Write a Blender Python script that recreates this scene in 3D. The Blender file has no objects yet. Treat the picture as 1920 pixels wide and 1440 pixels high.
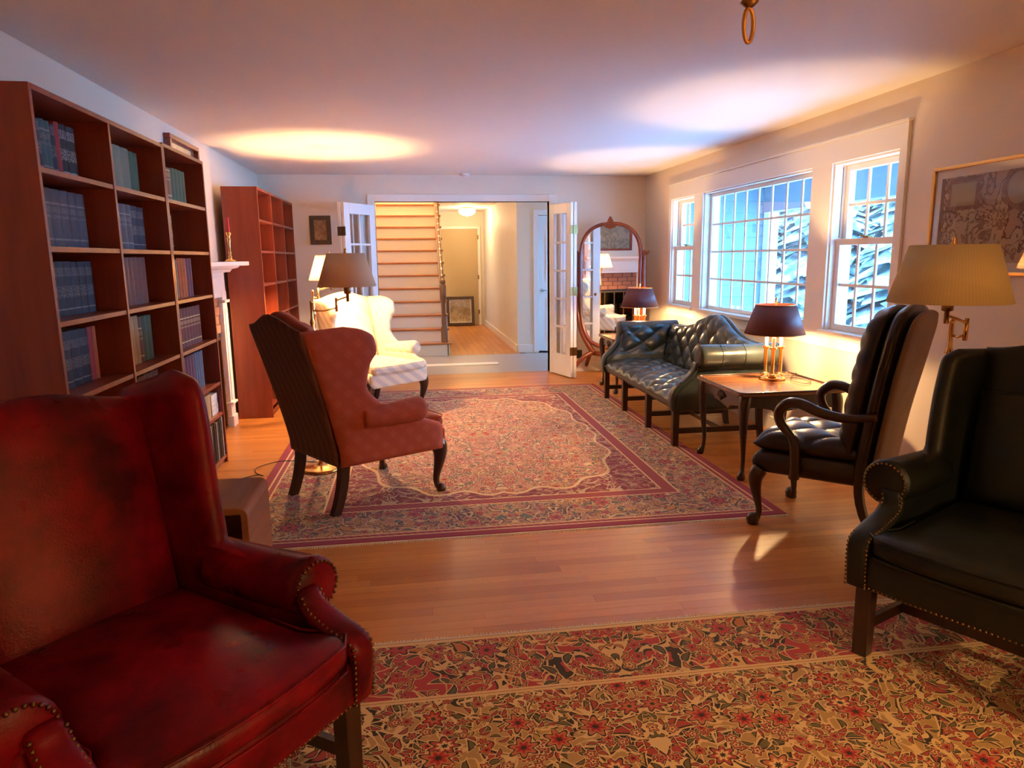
import bpy, bmesh, math, random
import numpy as np
from mathutils import Matrix, Vector

random.seed(7)
rng = np.random.default_rng(7)
SC = bpy.context.scene
COL = SC.collection
PI = math.pi

# ---------------------------------------------------------------- camera, sky, exposure
F_PX, YAW, PITCH, ROLL, CAM_H = 1315.26, 8.186, 10.217, -0.711, 1.455
def make_camera():
    a, b, c = (math.radians(v) for v in (YAW, PITCH, ROLL))
    fwd = Vector((math.sin(a)*math.cos(b), math.cos(a)*math.cos(b), -math.sin(b)))
    right = Vector((math.cos(a), -math.sin(a), 0))
    up = right.cross(fwd)
    r2 = right*math.cos(c) + up*math.sin(c)
    u2 = -right*math.sin(c) + up*math.cos(c)
    cd = bpy.data.cameras.new('camera')
    cd.sensor_fit = 'HORIZONTAL'; cd.sensor_width = 36.0; cd.lens = F_PX/1920*36.0
    cd.clip_start = 0.02; cd.clip_end = 200
    co = bpy.data.objects.new('camera', cd); COL.objects.link(co)
    m = Matrix((r2, u2, -fwd)).transposed().to_4x4()
    m.translation = Vector((0, 0, CAM_H))
    co.matrix_world = m
    SC.camera = co
make_camera()

SKY_COL, SKY_STR = (0.18, 0.50, 1.0), 10.0
EXPOSURE = 1.5
LAMP_COL = (1.0, 0.62, 0.27)
P_FLOOR_LAMP, P_TABLE_LAMP, P_HALL, P_STAIR, P_BEHIND = 58, 35, 11, 100, 52
world = bpy.data.worlds.new('overcast_sky'); SC.world = world
world.use_nodes = True
bg = world.node_tree.nodes['Background']
bg.inputs[0].default_value = (*SKY_COL, 1); bg.inputs[1].default_value = SKY_STR
SC.view_settings.view_transform = 'Standard'
SC.view_settings.look = 'None'
SC.view_settings.gamma = 1.0
SC.view_settings.use_curve_mapping = False
SC.view_settings.exposure = EXPOSURE

# ---------------------------------------------------------------- node helpers
class NT:
    def __init__(s, name):
        s.mat = bpy.data.materials.new(name); s.mat.use_nodes = True
        s.t = s.mat.node_tree; s.n = s.t.nodes; s.l = s.t.links
        s.bsdf = s.n['Principled BSDF']; s.out = s.n['Material Output']
    def put(s, sock, v):
        if isinstance(v, bpy.types.NodeSocket): s.l.new(v, sock)
        elif v is not None:
            if isinstance(v, (tuple, list)) and len(v) == 3 and sock.type == 'RGBA': v = (*v, 1)
            sock.default_value = v
    def node(s, typ, **kw):
        n = s.n.new(typ)
        for k, v in kw.items(): setattr(n, k, v)
        return n
    def m(s, op, a, b=None, c=None):
        n = s.node('ShaderNodeMath', operation=op)
        for i, v in enumerate((a, b, c)):
            if v is not None: s.put(n.inputs[i], v)
        return n.outputs[0]
    def vm(s, op, a, b=None, out=0):
        n = s.node('ShaderNodeVectorMath', operation=op)
        s.put(n.inputs[0], a)
        if b is not None: s.put(n.inputs[1], b)
        return n.outputs[out]
    def mix(s, f, a, b, blend='MIX'):
        n = s.node('ShaderNodeMix', data_type='RGBA', blend_type=blend)
        s.put(n.inputs[0], f); s.put(n.inputs[6], a); s.put(n.inputs[7], b)
        return n.outputs[2]
    def lt(s, a, b): return s.m('LESS_THAN', a, b)
    def gt(s, a, b): return s.m('GREATER_THAN', a, b)
    def mul(s, a, b): return s.m('MULTIPLY', a, b)
    def add(s, a, b): return s.m('ADD', a, b)
    def sub(s, a, b): return s.m('SUBTRACT', a, b)
    def coord(s, which='Object'):
        return s.node('ShaderNodeTexCoord').outputs[which]
    def pos(s): return s.node('ShaderNodeNewGeometry').outputs['Position']
    def sep(s, v):
        n = s.node('ShaderNodeSeparateXYZ'); s.put(n.inputs[0], v); return n.outputs
    def comb(s, x, y, z=0.0):
        n = s.node('ShaderNodeCombineXYZ')
        for i, v in enumerate((x, y, z)): s.put(n.inputs[i], v)
        return n.outputs[0]
    def noise(s, vec, scale, detail=2, rough=0.5, dist=0.0, out=0):
        n = s.node('ShaderNodeTexNoise'); s.put(n.inputs['Vector'], vec)
        n.inputs['Scale'].default_value = scale; n.inputs['Detail'].default_value = detail
        n.inputs['Roughness'].default_value = rough; n.inputs['Distortion'].default_value = dist
        return n.outputs[out]
    def ramp(s, f, stops, interp='LINEAR'):
        n = s.node('ShaderNodeValToRGB'); s.put(n.inputs[0], f); cr = n.color_ramp; cr.interpolation = interp
        while len(cr.elements) < len(stops): cr.elements.new(0.5)
        for e, (p, c) in zip(cr.elements, stops): e.position = p; e.color = (*c, 1)
        return n.outputs[0]
    def bump(s, h, strength=0.2, dist=0.01):
        n = s.node('ShaderNodeBump'); s.put(n.inputs['Height'], h)
        n.inputs['Strength'].default_value = strength; n.inputs['Distance'].default_value = dist
        s.l.new(n.outputs[0], s.bsdf.inputs['Normal'])
    def set(s, **kw):
        for k, v in kw.items(): s.put(s.bsdf.inputs[k.replace('_', ' ')], v)
        return s.mat
M = {}
def paint(name, col, rough=0.6, var=0.03):
    t = NT(name); n = t.noise(t.pos(), 3.0, 3)
    c = t.mix(n, tuple(v*(1-var) for v in col), tuple(min(1, v*(1+var)) for v in col))
    t.bump(t.noise(t.pos(), 180, 2), 0.04, 0.002)
    M[name] = t.set(Base_Color=c, Roughness=rough); return M[name]
def wood(name, dark, light, rough=0.35, axis=2, scale=1.0, coat=0.15):
    t = NT(name); p = t.coord('Object'); x, y, z = t.sep(p)
    sc = [9.0*scale]*3; sc[axis] = 0.9*scale
    v = t.vm('MULTIPLY', p, tuple(sc))
    n = t.noise(v, 3.0, 6, 0.6, 0.4)
    c = t.ramp(n, [(0.3, dark), (0.7, light)])
    t.bump(n, 0.05, 0.003)
    M[name] = t.set(Base_Color=c, Roughness=rough, Coat_Weight=coat, Coat_Roughness=0.2); return M[name]
def leather(name, dark, light, rough=0.38, spec=0.5, scale=5.0, coat=0.0):
    t = NT(name); p = t.coord('Object')
    n = t.noise(p, scale, 4, 0.6)
    c = t.ramp(n, [(0.32, dark), (0.68, light)])
    vo = t.node('ShaderNodeTexVoronoi'); t.put(vo.inputs['Vector'], p); vo.inputs['Scale'].default_value = 160
    h = t.add(t.mul(vo.outputs[0], 0.25), t.mul(t.noise(p, 14, 3), 0.75))
    t.bump(h, 0.22, 0.006)
    r = t.add(rough-0.08, t.mul(t.noise(p, 9, 3), 0.16))
    M[name] = t.set(Base_Color=c, Roughness=r, Specular_IOR_Level=spec, Coat_Weight=coat, Coat_Roughness=0.25); return M[name]
def plain(name, col, rough=0.5, metal=0.0, **kw):
    t = NT(name); n = t.noise(t.coord('Object'), 12, 3)
    c = t.mix(n, tuple(v*0.92 for v in col), tuple(min(1, v*1.06) for v in col))
    M[name] = t.set(Base_Color=c, Roughness=rough, Metallic=metal, **kw); return M[name]
def emit(name, col, strength):
    t = NT(name); M[name] = t.set(Base_Color=col, Emission_Color=(*col, 1), Emission_Strength=strength); return M[name]

paint('wall_paint', (0.80, 0.69, 0.56)); paint('ceiling_paint', (0.82, 0.79, 0.76), 0.7, 0.01)
paint('white_trim', (0.84, 0.80, 0.73), 0.35, 0.01); paint('door_white', (0.82, 0.82, 0.82), 0.3, 0.01)
paint('tan_door', (0.50, 0.38, 0.21), 0.45); paint('hall_wall', (0.80, 0.72, 0.60))
wood('cherry', (0.200, 0.034, 0.016), (0.31, 0.062, 0.026), 0.38, 2, 0.6)
wood('mahogany', (0.020, 0.006, 0.004), (0.052, 0.016, 0.008), 0.28, 2, 1.0, 0.3)
wood('table_wood', (0.15, 0.055, 0.022), (0.30, 0.12, 0.045), 0.2, 0, 0.8, 0.5)
wood('red_mahogany', (0.16, 0.028, 0.012), (0.30, 0.06, 0.022), 0.25, 2, 0.8, 0.3)
wood('brown_wood', (0.22, 0.07, 0.024), (0.32, 0.115, 0.042), 0.5, 1, 0.8, 0.0)
wood('stair_tread', (0.33, 0.12, 0.045), (0.47, 0.19, 0.07), 0.3, 0, 0.8)
wood('rail_wood', (0.14, 0.06, 0.025), (0.26, 0.12, 0.05), 0.3, 2, 1.0)
wood('dark_frame', (0.045, 0.025, 0.014), (0.10, 0.055, 0.03), 0.4, 2, 1.2)
leather('red_leather', (0.055, 0.001, 0.005), (0.25, 0.003, 0.014), 0.30, 0.20, 5.0, 0.0)
leather('green_leather', (0.004, 0.006, 0.0045), (0.012, 0.0145, 0.010), 0.40, 0.40, 5.0)
leather('sofa_leather', (0.016, 0.023, 0.023), (0.034, 0.045, 0.043), 0.30, 0.5, 6.0, 0.2)
leather('black_leather', (0.012, 0.007, 0.008), (0.026, 0.015, 0.016), 0.33, 0.5, 6.0, 0.1)
leather('brown_back', (0.22, 0.13, 0.09), (0.28, 0.17, 0.12), 0.55, 0.3, 6.0)
plain('brass', (0.80, 0.50, 0.18), 0.2, 1.0); plain('dark_brass', (0.33, 0.20, 0.08), 0.3, 1.0); plain('old_nail', (0.20, 0.11, 0.05), 0.42, 1.0)
plain('gilt', (0.72, 0.42, 0.13), 0.32, 1.0); plain('steel', (0.55, 0.55, 0.55), 0.3, 1.0)
plain('iron', (0.02, 0.018, 0.016), 0.5); plain('cord_black', (0.02, 0.018, 0.016), 0.6)
plain('plastic_white', (0.8, 0.8, 0.8), 0.4); plain('candle_red', (0.6, 0.02, 0.05), 0.4)
plain('candle_sleeve', (0.92, 0.86, 0.72), 0.4); plain('mat_board', (0.85, 0.80, 0.70), 0.8)
plain('maroon_shade', (0.115, 0.020, 0.020), 0.55); plain('brick_red', (0.30, 0.12, 0.07), 0.85)
plain('slate', (0.36, 0.33, 0.32), 0.35); plain('cream_fringe', (0.75, 0.62, 0.42), 0.9)
plain('snow', (0.85, 0.9, 0.95), 0.8); plain('bark', (0.08, 0.06, 0.05), 0.9)
plain('porch_paint', (0.24, 0.28, 0.33), 0.6); plain('siding_paint', (0.18, 0.25, 0.29), 0.6)
plain('outlet_brown', (0.05, 0.035, 0.025), 0.5); plain('paper_white', (0.8, 0.76, 0.68), 0.8)
emit('bulb', (1.0, 0.72, 0.38), 20.0); emit('dome_glass', (1.0, 0.80, 0.50), 7.0)

def striped(name, base, stripe, pitch, ang, sheen=0.2, lattice=False):
    t = NT(name); x, y, z = t.sep(t.coord('Object'))
    a = t.add(t.add(t.mul(x, math.cos(ang)), t.mul(y, 0.7*math.cos(ang))), t.mul(z, math.sin(ang)))
    w = t.m('SINE', t.mul(a, 2*PI/pitch))
    f = t.m('SMOOTH_MIN', t.m('MAXIMUM', t.add(t.mul(w, 1.6), 0.5), 0.0), 1.0, 0.1)
    if lattice:
        b = t.sub(t.add(t.mul(x, math.cos(ang)), t.mul(y, 0.7*math.cos(ang))), t.mul(z, math.sin(ang)))
        w2 = t.m('SINE', t.mul(b, 2*PI/pitch))
        f = t.mul(f, t.m('MAXIMUM', t.m('MINIMUM', t.add(t.mul(w2, 1.6), 0.6), 1.0), 0.25))
    n = t.noise(t.coord('Object'), 90, 2)
    c = t.mix(t.mul(f, t.add(0.6, t.mul(n, 0.6))), base, stripe)
    t.bump(t.noise(t.coord('Object'), 320, 2), 0.25, 0.002)
    M[name] = t.set(Base_Color=c, Roughness=0.75, Sheen_Weight=sheen); return M[name]
striped('pink_fabric', (0.40, 0.072, 0.034), (0.45, 0.098, 0.052), 0.075, 0.75, 0.05, True)
striped('pink_back', (0.10, 0.030, 0.022), (0.16, 0.055, 0.038), 0.05, 0.1, 0.1)
striped('cream_fabric', (0.78, 0.66, 0.48), (0.58, 0.50, 0.42), 0.075, 0.75, 0.1)

def shade_mat(name, col, trans):
    t = NT(name)
    d = t.node('ShaderNodeBsdfDiffuse'); tr = t.node('ShaderNodeBsdfTranslucent')
    x, y, z = t.sep(t.coord('Object')); ang = t.m('ARCTAN2', y, x)
    pl = t.m('SINE', t.mul(ang, 110)); c = t.mix(t.add(0.5, t.mul(pl, 0.5)), tuple(v*0.93 for v in col), col)
    t.put(d.inputs[0], c); t.put(tr.inputs[0], c)
    mx = t.node('ShaderNodeMixShader'); mx.inputs[0].default_value = trans
    t.l.new(d.outputs[0], mx.inputs[1]); t.l.new(tr.outputs[0], mx.inputs[2]); t.l.new(mx.outputs[0], t.out.inputs[0])
    M[name] = t.mat
shade_mat('linen_shade', (0.88, 0.70, 0.48), 0.5); shade_mat('cream_shade', (0.80, 0.68, 0.38), 0.15)

def glass_mat(name, tint=(1, 1, 1), refl=1.0):
    t = NT(name)
    tr = t.node('ShaderNodeBsdfTransparent'); t.put(tr.inputs[0], tint)
    gl = t.node('ShaderNodeBsdfGlossy'); gl.inputs['Roughness'].default_value = 0.0
    ge = t.node('ShaderNodeNewGeometry')                       # Schlick reflectance, the same on both faces of a pane
    cs = t.m('ABSOLUTE', t.vm('DOT_PRODUCT', ge.outputs['Normal'], ge.outputs['Incoming'], out=1))
    fr = t.add(0.04, t.mul(t.m('POWER', t.m('SUBTRACT', 1.0, cs), 5.0), 0.9))
    mx = t.node('ShaderNodeMixShader'); t.l.new(t.mul(fr, refl), mx.inputs[0])
    t.l.new(tr.outputs[0], mx.inputs[1]); t.l.new(gl.outputs[0], mx.inputs[2]); t.l.new(mx.outputs[0], t.out.inputs[0])
    M[name] = t.mat
glass_mat('pane_glass'); glass_mat('picture_glass', (0.97, 0.97, 0.97), 1.3); glass_mat('smoked_glass', (0.35, 0.33, 0.3), 1.2)
t = NT('mirror_silver'); M['mirror_silver'] = t.set(Base_Color=(0.88, 0.88, 0.86), Metallic=1.0, Roughness=0.0)

# oak strip flooring: one look, the per-plank tone from the object or from a face attribute
def oak(name, from_attr):
    t = NT(name); p = t.pos()
    if from_attr:
        a = t.node('ShaderNodeAttribute'); a.attribute_name = 'tone'; r = a.outputs['Fac']
    else:
        r = t.node('ShaderNodeObjectInfo').outputs['Random']
    x, y, z = t.sep(p)
    v = t.comb(t.add(t.mul(x, 1.6), t.mul(r, 37.0)), t.mul(y, 34.0), t.mul(r, 11.0))
    g = t.noise(v, 1.0, 5, 0.6, 0.3)
    base = t.ramp(r, [(0.0, (0.52, 0.185, 0.040)), (0.35, (0.62, 0.245, 0.055)), (0.7, (0.70, 0.29, 0.068)), (1.0, (0.57, 0.21, 0.048))])
    c = t.mix(t.mul(g, 0.45), base, (0.30, 0.10, 0.028), 'MIX')
    t.bump(g, 0.03, 0.001)
    M[name] = t.set(Base_Color=c, Roughness=t.add(0.30, t.mul(g, 0.14)), Coat_Weight=0.06, Coat_Roughness=0.2, Specular_IOR_Level=0.4)
oak('oak_plank', False); oak('oak_rest', True)

# ---------------------------------------------------------------- rug material
def rug_mat(name, hx, hy, P):
    """P: palette and border widths; pattern of rosettes, leaves and vines in the rug's own metres"""
    t = NT(name); x, y, z = t.sep(t.coord('Object'))
    ax = t.m('ABSOLUTE', x); ay = t.m('ABSOLUTE', y)
    edge = t.m('MINIMUM', t.sub(hx, ax), t.sub(hy, ay))
    sym = t.comb(ax, y, 0.0)
    warp = t.noise(sym, 2.6, 2, out=1)
    base = t.vm('ADD', sym, t.vm('MULTIPLY', t.vm('SUBTRACT', warp, (0.5, 0.5, 0.5)), (0.10, 0.10, 0.0)))
    def cells(scale, off):
        v = t.vm('MULTIPLY', t.vm('ADD', base, (off, off*0.7, 0)), (scale, scale, 0))
        n = t.node('ShaderNodeTexVoronoi', voronoi_dimensions='2D'); t.put(n.inputs['Vector'], v); n.inputs['Scale'].default_value = 1.0
        n.inputs['Randomness'].default_value = 0.8
        loc = t.vm('SUBTRACT', v, n.outputs['Position'])
        lx, ly, _ = t.sep(loc); cr, cg, cb = t.sep(n.outputs['Color'])
        return lx, ly, cr, cg, cb
    def rosette(scale, off, petals, R, keep):
        lx, ly, cr, cg, cb = cells(scale, off)
        r = t.m('SQRT', t.add(t.mul(lx, lx), t.mul(ly, ly)))
        an = t.add(t.m('ARCTAN2', ly, lx), t.mul(cg, 6.28))
        pet = t.mul(t.add(0.78, t.mul(t.m('COSINE', t.mul(an, petals)), 0.22)), t.mul(R, t.add(0.7, t.mul(cb, 0.5))))
        k = t.lt(cr, keep)
        return (t.mul(k, t.lt(r, t.add(pet, 0.07))), t.mul(k, t.lt(r, t.add(pet, 0.025))), t.mul(k, t.lt(r, t.mul(pet, 0.9))), t.mul(k, t.lt(r, t.mul(pet, 0.55))), t.mul(k, t.lt(r, t.mul(pet, 0.25))), cb, cg)
    def leaf(scale, off, a, b, keep):
        lx, ly, cr, cg, cb = cells(scale, off)
        th = t.mul(cg, 6.28); c_, s_ = t.m('COSINE', th), t.m('SINE', th)
        u = t.add(t.mul(lx, c_), t.mul(ly, s_)); v = t.sub(t.mul(ly, c_), t.mul(lx, s_))
        v = t.sub(v, t.mul(t.mul(u, u), 0.9))
        d = t.add(t.m('POWER', t.m('ABSOLUTE', t.m('DIVIDE', u, a)), 1.6), t.m('POWER', t.m('ABSOLUTE', t.m('DIVIDE', v, b)), 1.2))
        k = t.lt(cr, keep)
        return t.mul(k, t.lt(d, 1.75)), t.mul(k, t.lt(d, 1.3)), t.mul(k, t.lt(d, 0.8)), cb
    def vines(scale, off, w):
        n = t.noise(t.vm('ADD', base, (off, off, 0)), scale, 1.5, 0.5, 0.8)
        d = t.m('ABSOLUTE', t.sub(n, 0.5))
        return t.lt(d, w), t.lt(d, w*2.3)
    def zone(ground, flowers, leafcols, vine_c, outline, sc, off, dens):
        c = ground
        g2 = t.noise(base, 4.0*sc, 3); c = t.mix(t.mul(t.gt(g2, 0.53), 0.6), c, leafcols[2])
        vi, vo = vines(5.0*sc, off, 0.018); c = t.mix(vo, c, outline); c = t.mix(vi, c, vine_c)
        l0, l1, l2, lr = leaf(9*sc, off+9.4, 0.46, 0.15, dens); lc = t.ramp(lr, [(0.0, leafcols[1]), (0.35, leafcols[0]), (0.7, flowers[1])], 'CONSTANT')
        c = t.mix(l0, c, vine_c); c = t.mix(l1, c, outline); c = t.mix(l2, c, lc)
        l0, l1, l2, lr = leaf(17*sc, off+1.3, 0.40, 0.15, dens); lc = t.ramp(lr, [(0.0, leafcols[0]), (0.4, leafcols[1]), (0.75, leafcols[2])], 'CONSTANT')
        c = t.mix(l0, c, vine_c); c = t.mix(l1, c, outline); c = t.mix(l2, c, lc)
        vi, vo = vines(8.0*sc, off+7, 0.014); c = t.mix(vi, c, vine_c)
        l0, l1, l2, lr = leaf(24*sc, off+5.1, 0.38, 0.14, dens*0.9); lc = t.ramp(lr, [(0.0, leafcols[1]), (0.4, flowers[1]), (0.75, leafcols[0])], 'CONSTANT')
        c = t.mix(l0, c, vine_c); c = t.mix(l1, c, outline); c = t.mix(l2, c, lc)
        for scl, o, np_, R, kp in ((20*sc, off+2.2, 5, 0.36, dens*0.6), (8.5*sc, off+3.7, 7, 0.36, dens*0.55)):
            a0, a1, a4, a2, a3, rr, rg = rosette(scl, o, np_, R, kp)
            fc = t.ramp(rr, [(0.0, flowers[0]), (0.35, flowers[1]), (0.65, flowers[2])], 'CONSTANT')
            fc2 = t.ramp(rr, [(0.0, flowers[2]), (0.4, vine_c), (0.7, flowers[0])], 'CONSTANT')
            c = t.mix(a0, c, vine_c); c = t.mix(a1, c, outline); c = t.mix(a4, c, fc); c = t.mix(a2, c, fc2); c = t.mix(a3, c, outline)
        return c
    field = zone(*P['field'], 1.0*P.get('sc', 1), 0.0, P.get('dens', 0.9))
    border = zone(*P['border'], 0.8*P.get('sc', 1), 20.0, 0.9)
    e0, e1, e2, e3, e4 = P['edges']
    # spandrels: scrolled dark corners and edging of the field
    if 'spandrel' in P:
        fx, fy = hx-e4, hy-e4
        nx = t.m('DIVIDE', ax, fx); ny = t.m('DIVIDE', ay, fy)
        r = t.add(t.m('POWER', nx, P.get('pw', 3.2)), t.m('POWER', ny, P.get('pw', 3.2)))
        th = t.m('ARCTAN2', ny, nx)
        scal = t.add(P.get('sp_r', 0.86), t.mul(t.m('SINE', t.mul(th, 18.0)), 0.07))
        sp = t.gt(r, scal); spb = t.mul(sp, t.lt(r, t.add(scal, 0.05)))
        spand = zone(*P['spandrel'], 0.9, 40.0, 0.30)
        field = t.mix(sp, field, spand); field = t.mix(spb, field, P['field'][3])
    guard = P['guard']
    dots = t.gt(t.m('SINE', t.mul(t.add(x, y), 150.0)), 0.55)
    gcol = t.mix(t.mul(dots, 0.22), guard, P['field'][3])
    c = t.mix(t.gt(edge, e4), t.mix(t.gt(edge, e3), t.mix(t.gt(edge, e2), gcol, border), gcol), field)
    c = t.mix(t.gt(edge, e2), t.mix(t.gt(edge, e1), guard, gcol), c)
    for e in (e2, e3, e4, e1):
        c = t.mix(t.lt(t.m('ABSOLUTE', t.sub(edge, e)), 0.006), c, P['field'][3])
    c = t.mix(t.lt(edge, e0), c, guard)
    worn = t.noise(t.coord('Object'), 1.7, 3); c = t.mix(t.mul(worn, P.get('fade', 0.25)), c, P['fadecol'])
    pile = t.noise(t.coord('Object'), 420, 2)
    c = t.mix(t.mul(pile, 0.12), c, (0.02, 0.012, 0.01))
    t.bump(pile, 0.5, 0.004)
    M[name] = t.set(Base_Color=c, Roughness=0.9, Sheen_Weight=0.15, Specular_IOR_Level=0.15)
#            ground, flowers(3), leaves(3), vine, outline
rug_mat('far_rug', 1.5375, 2.13, {
    'field': ((0.66, 0.31, 0.18), ((0.62, 0.03, 0.09), (0.68, 0.12, 0.15), (0.62, 0.36, 0.10)), ((0.16, 0.20, 0.13), (0.34, 0.06, 0.09), (0.56, 0.18, 0.13)), (0.80, 0.56, 0.28), (0.12, 0.03, 0.05)),
    'border': ((0.42, 0.20, 0.16), ((0.58, 0.07, 0.10), (0.58, 0.26, 0.08), (0.32, 0.05, 0.09)), ((0.09, 0.13, 0.14), (0.20, 0.08, 0.12), (0.50, 0.24, 0.10)), (0.66, 0.44, 0.24), (0.06, 0.04, 0.07)),
    'spandrel': ((0.28, 0.012, 0.055), ((0.50, 0.10, 0.12), (0.60, 0.38, 0.2), (0.42, 0.04, 0.09)), ((0.34, 0.03, 0.06), (0.45, 0.16, 0.14), (0.20, 0.012, 0.045)), (0.60, 0.40, 0.24), (0.16, 0.012, 0.035)),
    'guard': (0.31, 0.010, 0.055), 'edges': (0.03, 0.06, 0.10, 0.46, 0.55), 'fade': 0.08, 'fadecol': (0.45, 0.24, 0.16), 'sp_r': 0.78, 'pw': 3.0, 'sc': 0.85})
rug_mat('near_rug', 2.05, 1.46, {
    'field': ((0.50, 0.30, 0.11), ((0.50, 0.015, 0.03), (0.46, 0.07, 0.05), (0.56, 0.17, 0.07)), ((0.15, 0.12, 0.04), (0.44, 0.05, 0.04), (0.48, 0.31, 0.09)), (0.80, 0.55, 0.25), (0.028, 0.014, 0.012)),
    'border': ((0.46, 0.04, 0.05), ((0.50, 0.03, 0.045), (0.54, 0.20, 0.07), (0.46, 0.08, 0.08)), ((0.10, 0.09, 0.05), (0.54, 0.18, 0.06), (0.46, 0.04, 0.05)), (0.72, 0.46, 0.20), (0.03, 0.02, 0.022)),
    'guard': (0.36, 0.10, 0.06), 'edges': (0.0, 0.012, 0.02, 0.36, 0.375), 'fade': 0.08, 'fadecol': (0.34, 0.18, 0.09), 'sc': 0.92})

# ---------------------------------------------------------------- mesh helpers
def sstep(a):
    return a*a*(3-2*a)
_pch = {}
def curve(z, pts):
    """monotone cubic interpolation through (z, value) pairs"""
    k = tuple(pts)
    if k not in _pch:
        xs = [q[0] for q in pts]; ys = [q[1] for q in pts]; n = len(xs)
        h = [xs[i+1]-xs[i] for i in range(n-1)]; d = [(ys[i+1]-ys[i])/h[i] for i in range(n-1)]
        m = [d[0]]+[0.0]*(n-2)+[d[-1]]
        for i in range(1, n-1):
            if d[i-1]*d[i] > 0:
                w1, w2 = 2*h[i]+h[i-1], h[i]+2*h[i-1]; m[i] = (w1+w2)/(w1/d[i-1]+w2/d[i])
        _pch[k] = (xs, ys, h, m)
    xs, ys, h, m = _pch[k]
    if z <= xs[0]: return ys[0]
    for i in range(len(h)):
        if z <= xs[i+1]:
            t_ = (z-xs[i])/h[i]; a, b = t_*t_, t_*t_*t_
            return (2*b-3*a+1)*ys[i]+(b-2*a+t_)*h[i]*m[i]+(3*a-2*b)*ys[i+1]+(b-a)*h[i]*m[i+1]
    return ys[-1]
class G:
    def __init__(s): s.v = []; s.f = []
    def add(s, v, f):
        o = len(s.v); s.v += [tuple(map(float, q)) for q in v]; s.f += [tuple(i+o for i in q) for q in f]; return s
    def box(s, x0, x1, y0, y1, z0, z1):
        v = [(x, y, z) for z in (z0, z1) for y in (y0, y1) for x in (x0, x1)]
        return s.add(v, [(0,2,3,1), (4,5,7,6), (0,1,5,4), (2,6,7,3), (0,4,6,2), (1,3,7,5)])
    def hexa(s, bot, top):
        return s.add(list(bot)+list(top), [(3,2,1,0), (4,5,6,7), (0,1,5,4), (1,2,6,5), (2,3,7,6), (3,0,4,7)])
    def tube(s, path, rad, seg=10, cap=True, flat=1.0, up=(0, 0, 1)):
        path = [Vector(p) for p in path]; n = len(path)
        if not hasattr(rad, '__len__'): rad = [rad]*n
        vs, prev = [], None
        for i, p in enumerate(path):
            d = (path[min(i+1, n-1)]-path[max(i-1, 0)])
            d = d.normalized() if d.length > 1e-9 else Vector((0, 0, 1))
            if prev is None:
                a = Vector(up) if abs(d.dot(Vector(up))) < 0.95 else Vector((1, 0, 0))
                u = (a-d*a.dot(d)).normalized()
            else: u = (prev-d*prev.dot(d)).normalized()
            w = d.cross(u); prev = u
            for k in range(seg):
                th = 2*PI*k/seg; vs.append(p+u*(rad[i]*math.cos(th))+w*(rad[i]*flat*math.sin(th)))
        fs = [(i*seg+k, i*seg+(k+1) % seg, (i+1)*seg+(k+1) % seg, (i+1)*seg+k) for i in range(n-1) for k in range(seg)]
        if cap: fs += [tuple(range(seg-1, -1, -1)), tuple(range((n-1)*seg, n*seg))]
        return s.add(vs, fs)
    def lathe(s, prof, c=(0, 0, 0), seg=24, cap=False):
        vs = [(c[0]+r*math.cos(2*PI*k/seg), c[1]+r*math.sin(2*PI*k/seg), c[2]+z) for r, z in prof for k in range(seg)]
        n = len(prof)
        fs = [(i*seg+k, i*seg+(k+1) % seg, (i+1)*seg+(k+1) % seg, (i+1)*seg+k) for i in range(n-1) for k in range(seg)]
        if cap: fs += [tuple(range(seg-1, -1, -1)), tuple(range((n-1)*seg, n*seg))]
        return s.add(vs, fs)
    def prism(s, pts, axis, a, b):
        """outline pts (2-D) pushed along axis from a to b"""
        def mk(p, h):
            q = list(p); q.insert(axis, h); return tuple(q)
        n = len(pts); v = [mk(p, a) for p in pts]+[mk(p, b) for p in pts]
        return s.add(v, [tuple(range(n-1, -1, -1)), tuple(range(n, 2*n))]+[(i, (i+1) % n, n+(i+1) % n, n+i) for i in range(n)])
    def ball(s, c, r, seg=8, rings=6, sc=(1, 1, 1)):
        prof = [(max(1e-4, r*math.sin(PI*i/rings)), -r*math.cos(PI*i/rings)) for i in range(rings+1)]
        o = len(s.v); s.lathe(prof, (0, 0, 0), seg)
        for i in range(o, len(s.v)):
            x, y, z = s.v[i]; s.v[i] = (c[0]+x*sc[0], c[1]+y*sc[1], c[2]+z*sc[2])
        return s
    def sheet(s, fn, nu, nv):
        vs = [fn(i/nu, j/nv) for j in range(nv+1) for i in range(nu+1)]; w = nu+1
        return s.add(vs, [(j*w+i, j*w+i+1, (j+1)*w+i+1, (j+1)*w+i) for j in range(nv) for i in range(nu)])
    def pad(s, fn, tf, tb, nu=20, nv=20, pu=8, pv=8, disp=None, even=False, flip=False):
        """closed upholstered slab about the mid-surface fn(u,v), u,v in -1..1; tf/tb thickness on the two sides"""
        def spread(n):
            if even:
                q = np.linspace(-1, 1, n+1); e = 1-1.6/n
                return np.concatenate([[-1, -0.995+0*e], q[1:-1], [0.995, 1]])
            q = np.linspace(-1, 1, n+1); return np.sin(q*PI/2)
        U, V = spread(nu), spread(nv); w = len(U); h = len(V); e = 2e-3
        A, B = [], []
        for v in V:
            for u in U:
                P = Vector(fn(u, v))
                du = Vector(fn(min(1, u+e), v))-Vector(fn(max(-1, u-e), v)); dv = Vector(fn(u, min(1, v+e)))-Vector(fn(u, max(-1, v-e)))
                N = du.cross(dv); N = N.normalized() if N.length > 1e-12 else Vector((0, 0, 1))
                if flip: N = -N
                pr = max(0.0, (1-abs(u)**pu))**0.5*max(0.0, (1-abs(v)**pv))**0.5
                d = disp(u, v)*min(1, pr*1.5) if disp else 0.0
                f_ = tf(u, v) if callable(tf) else tf
                A.append(P+N*(f_*pr+d)); B.append(P-N*(tb*pr))
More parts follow.
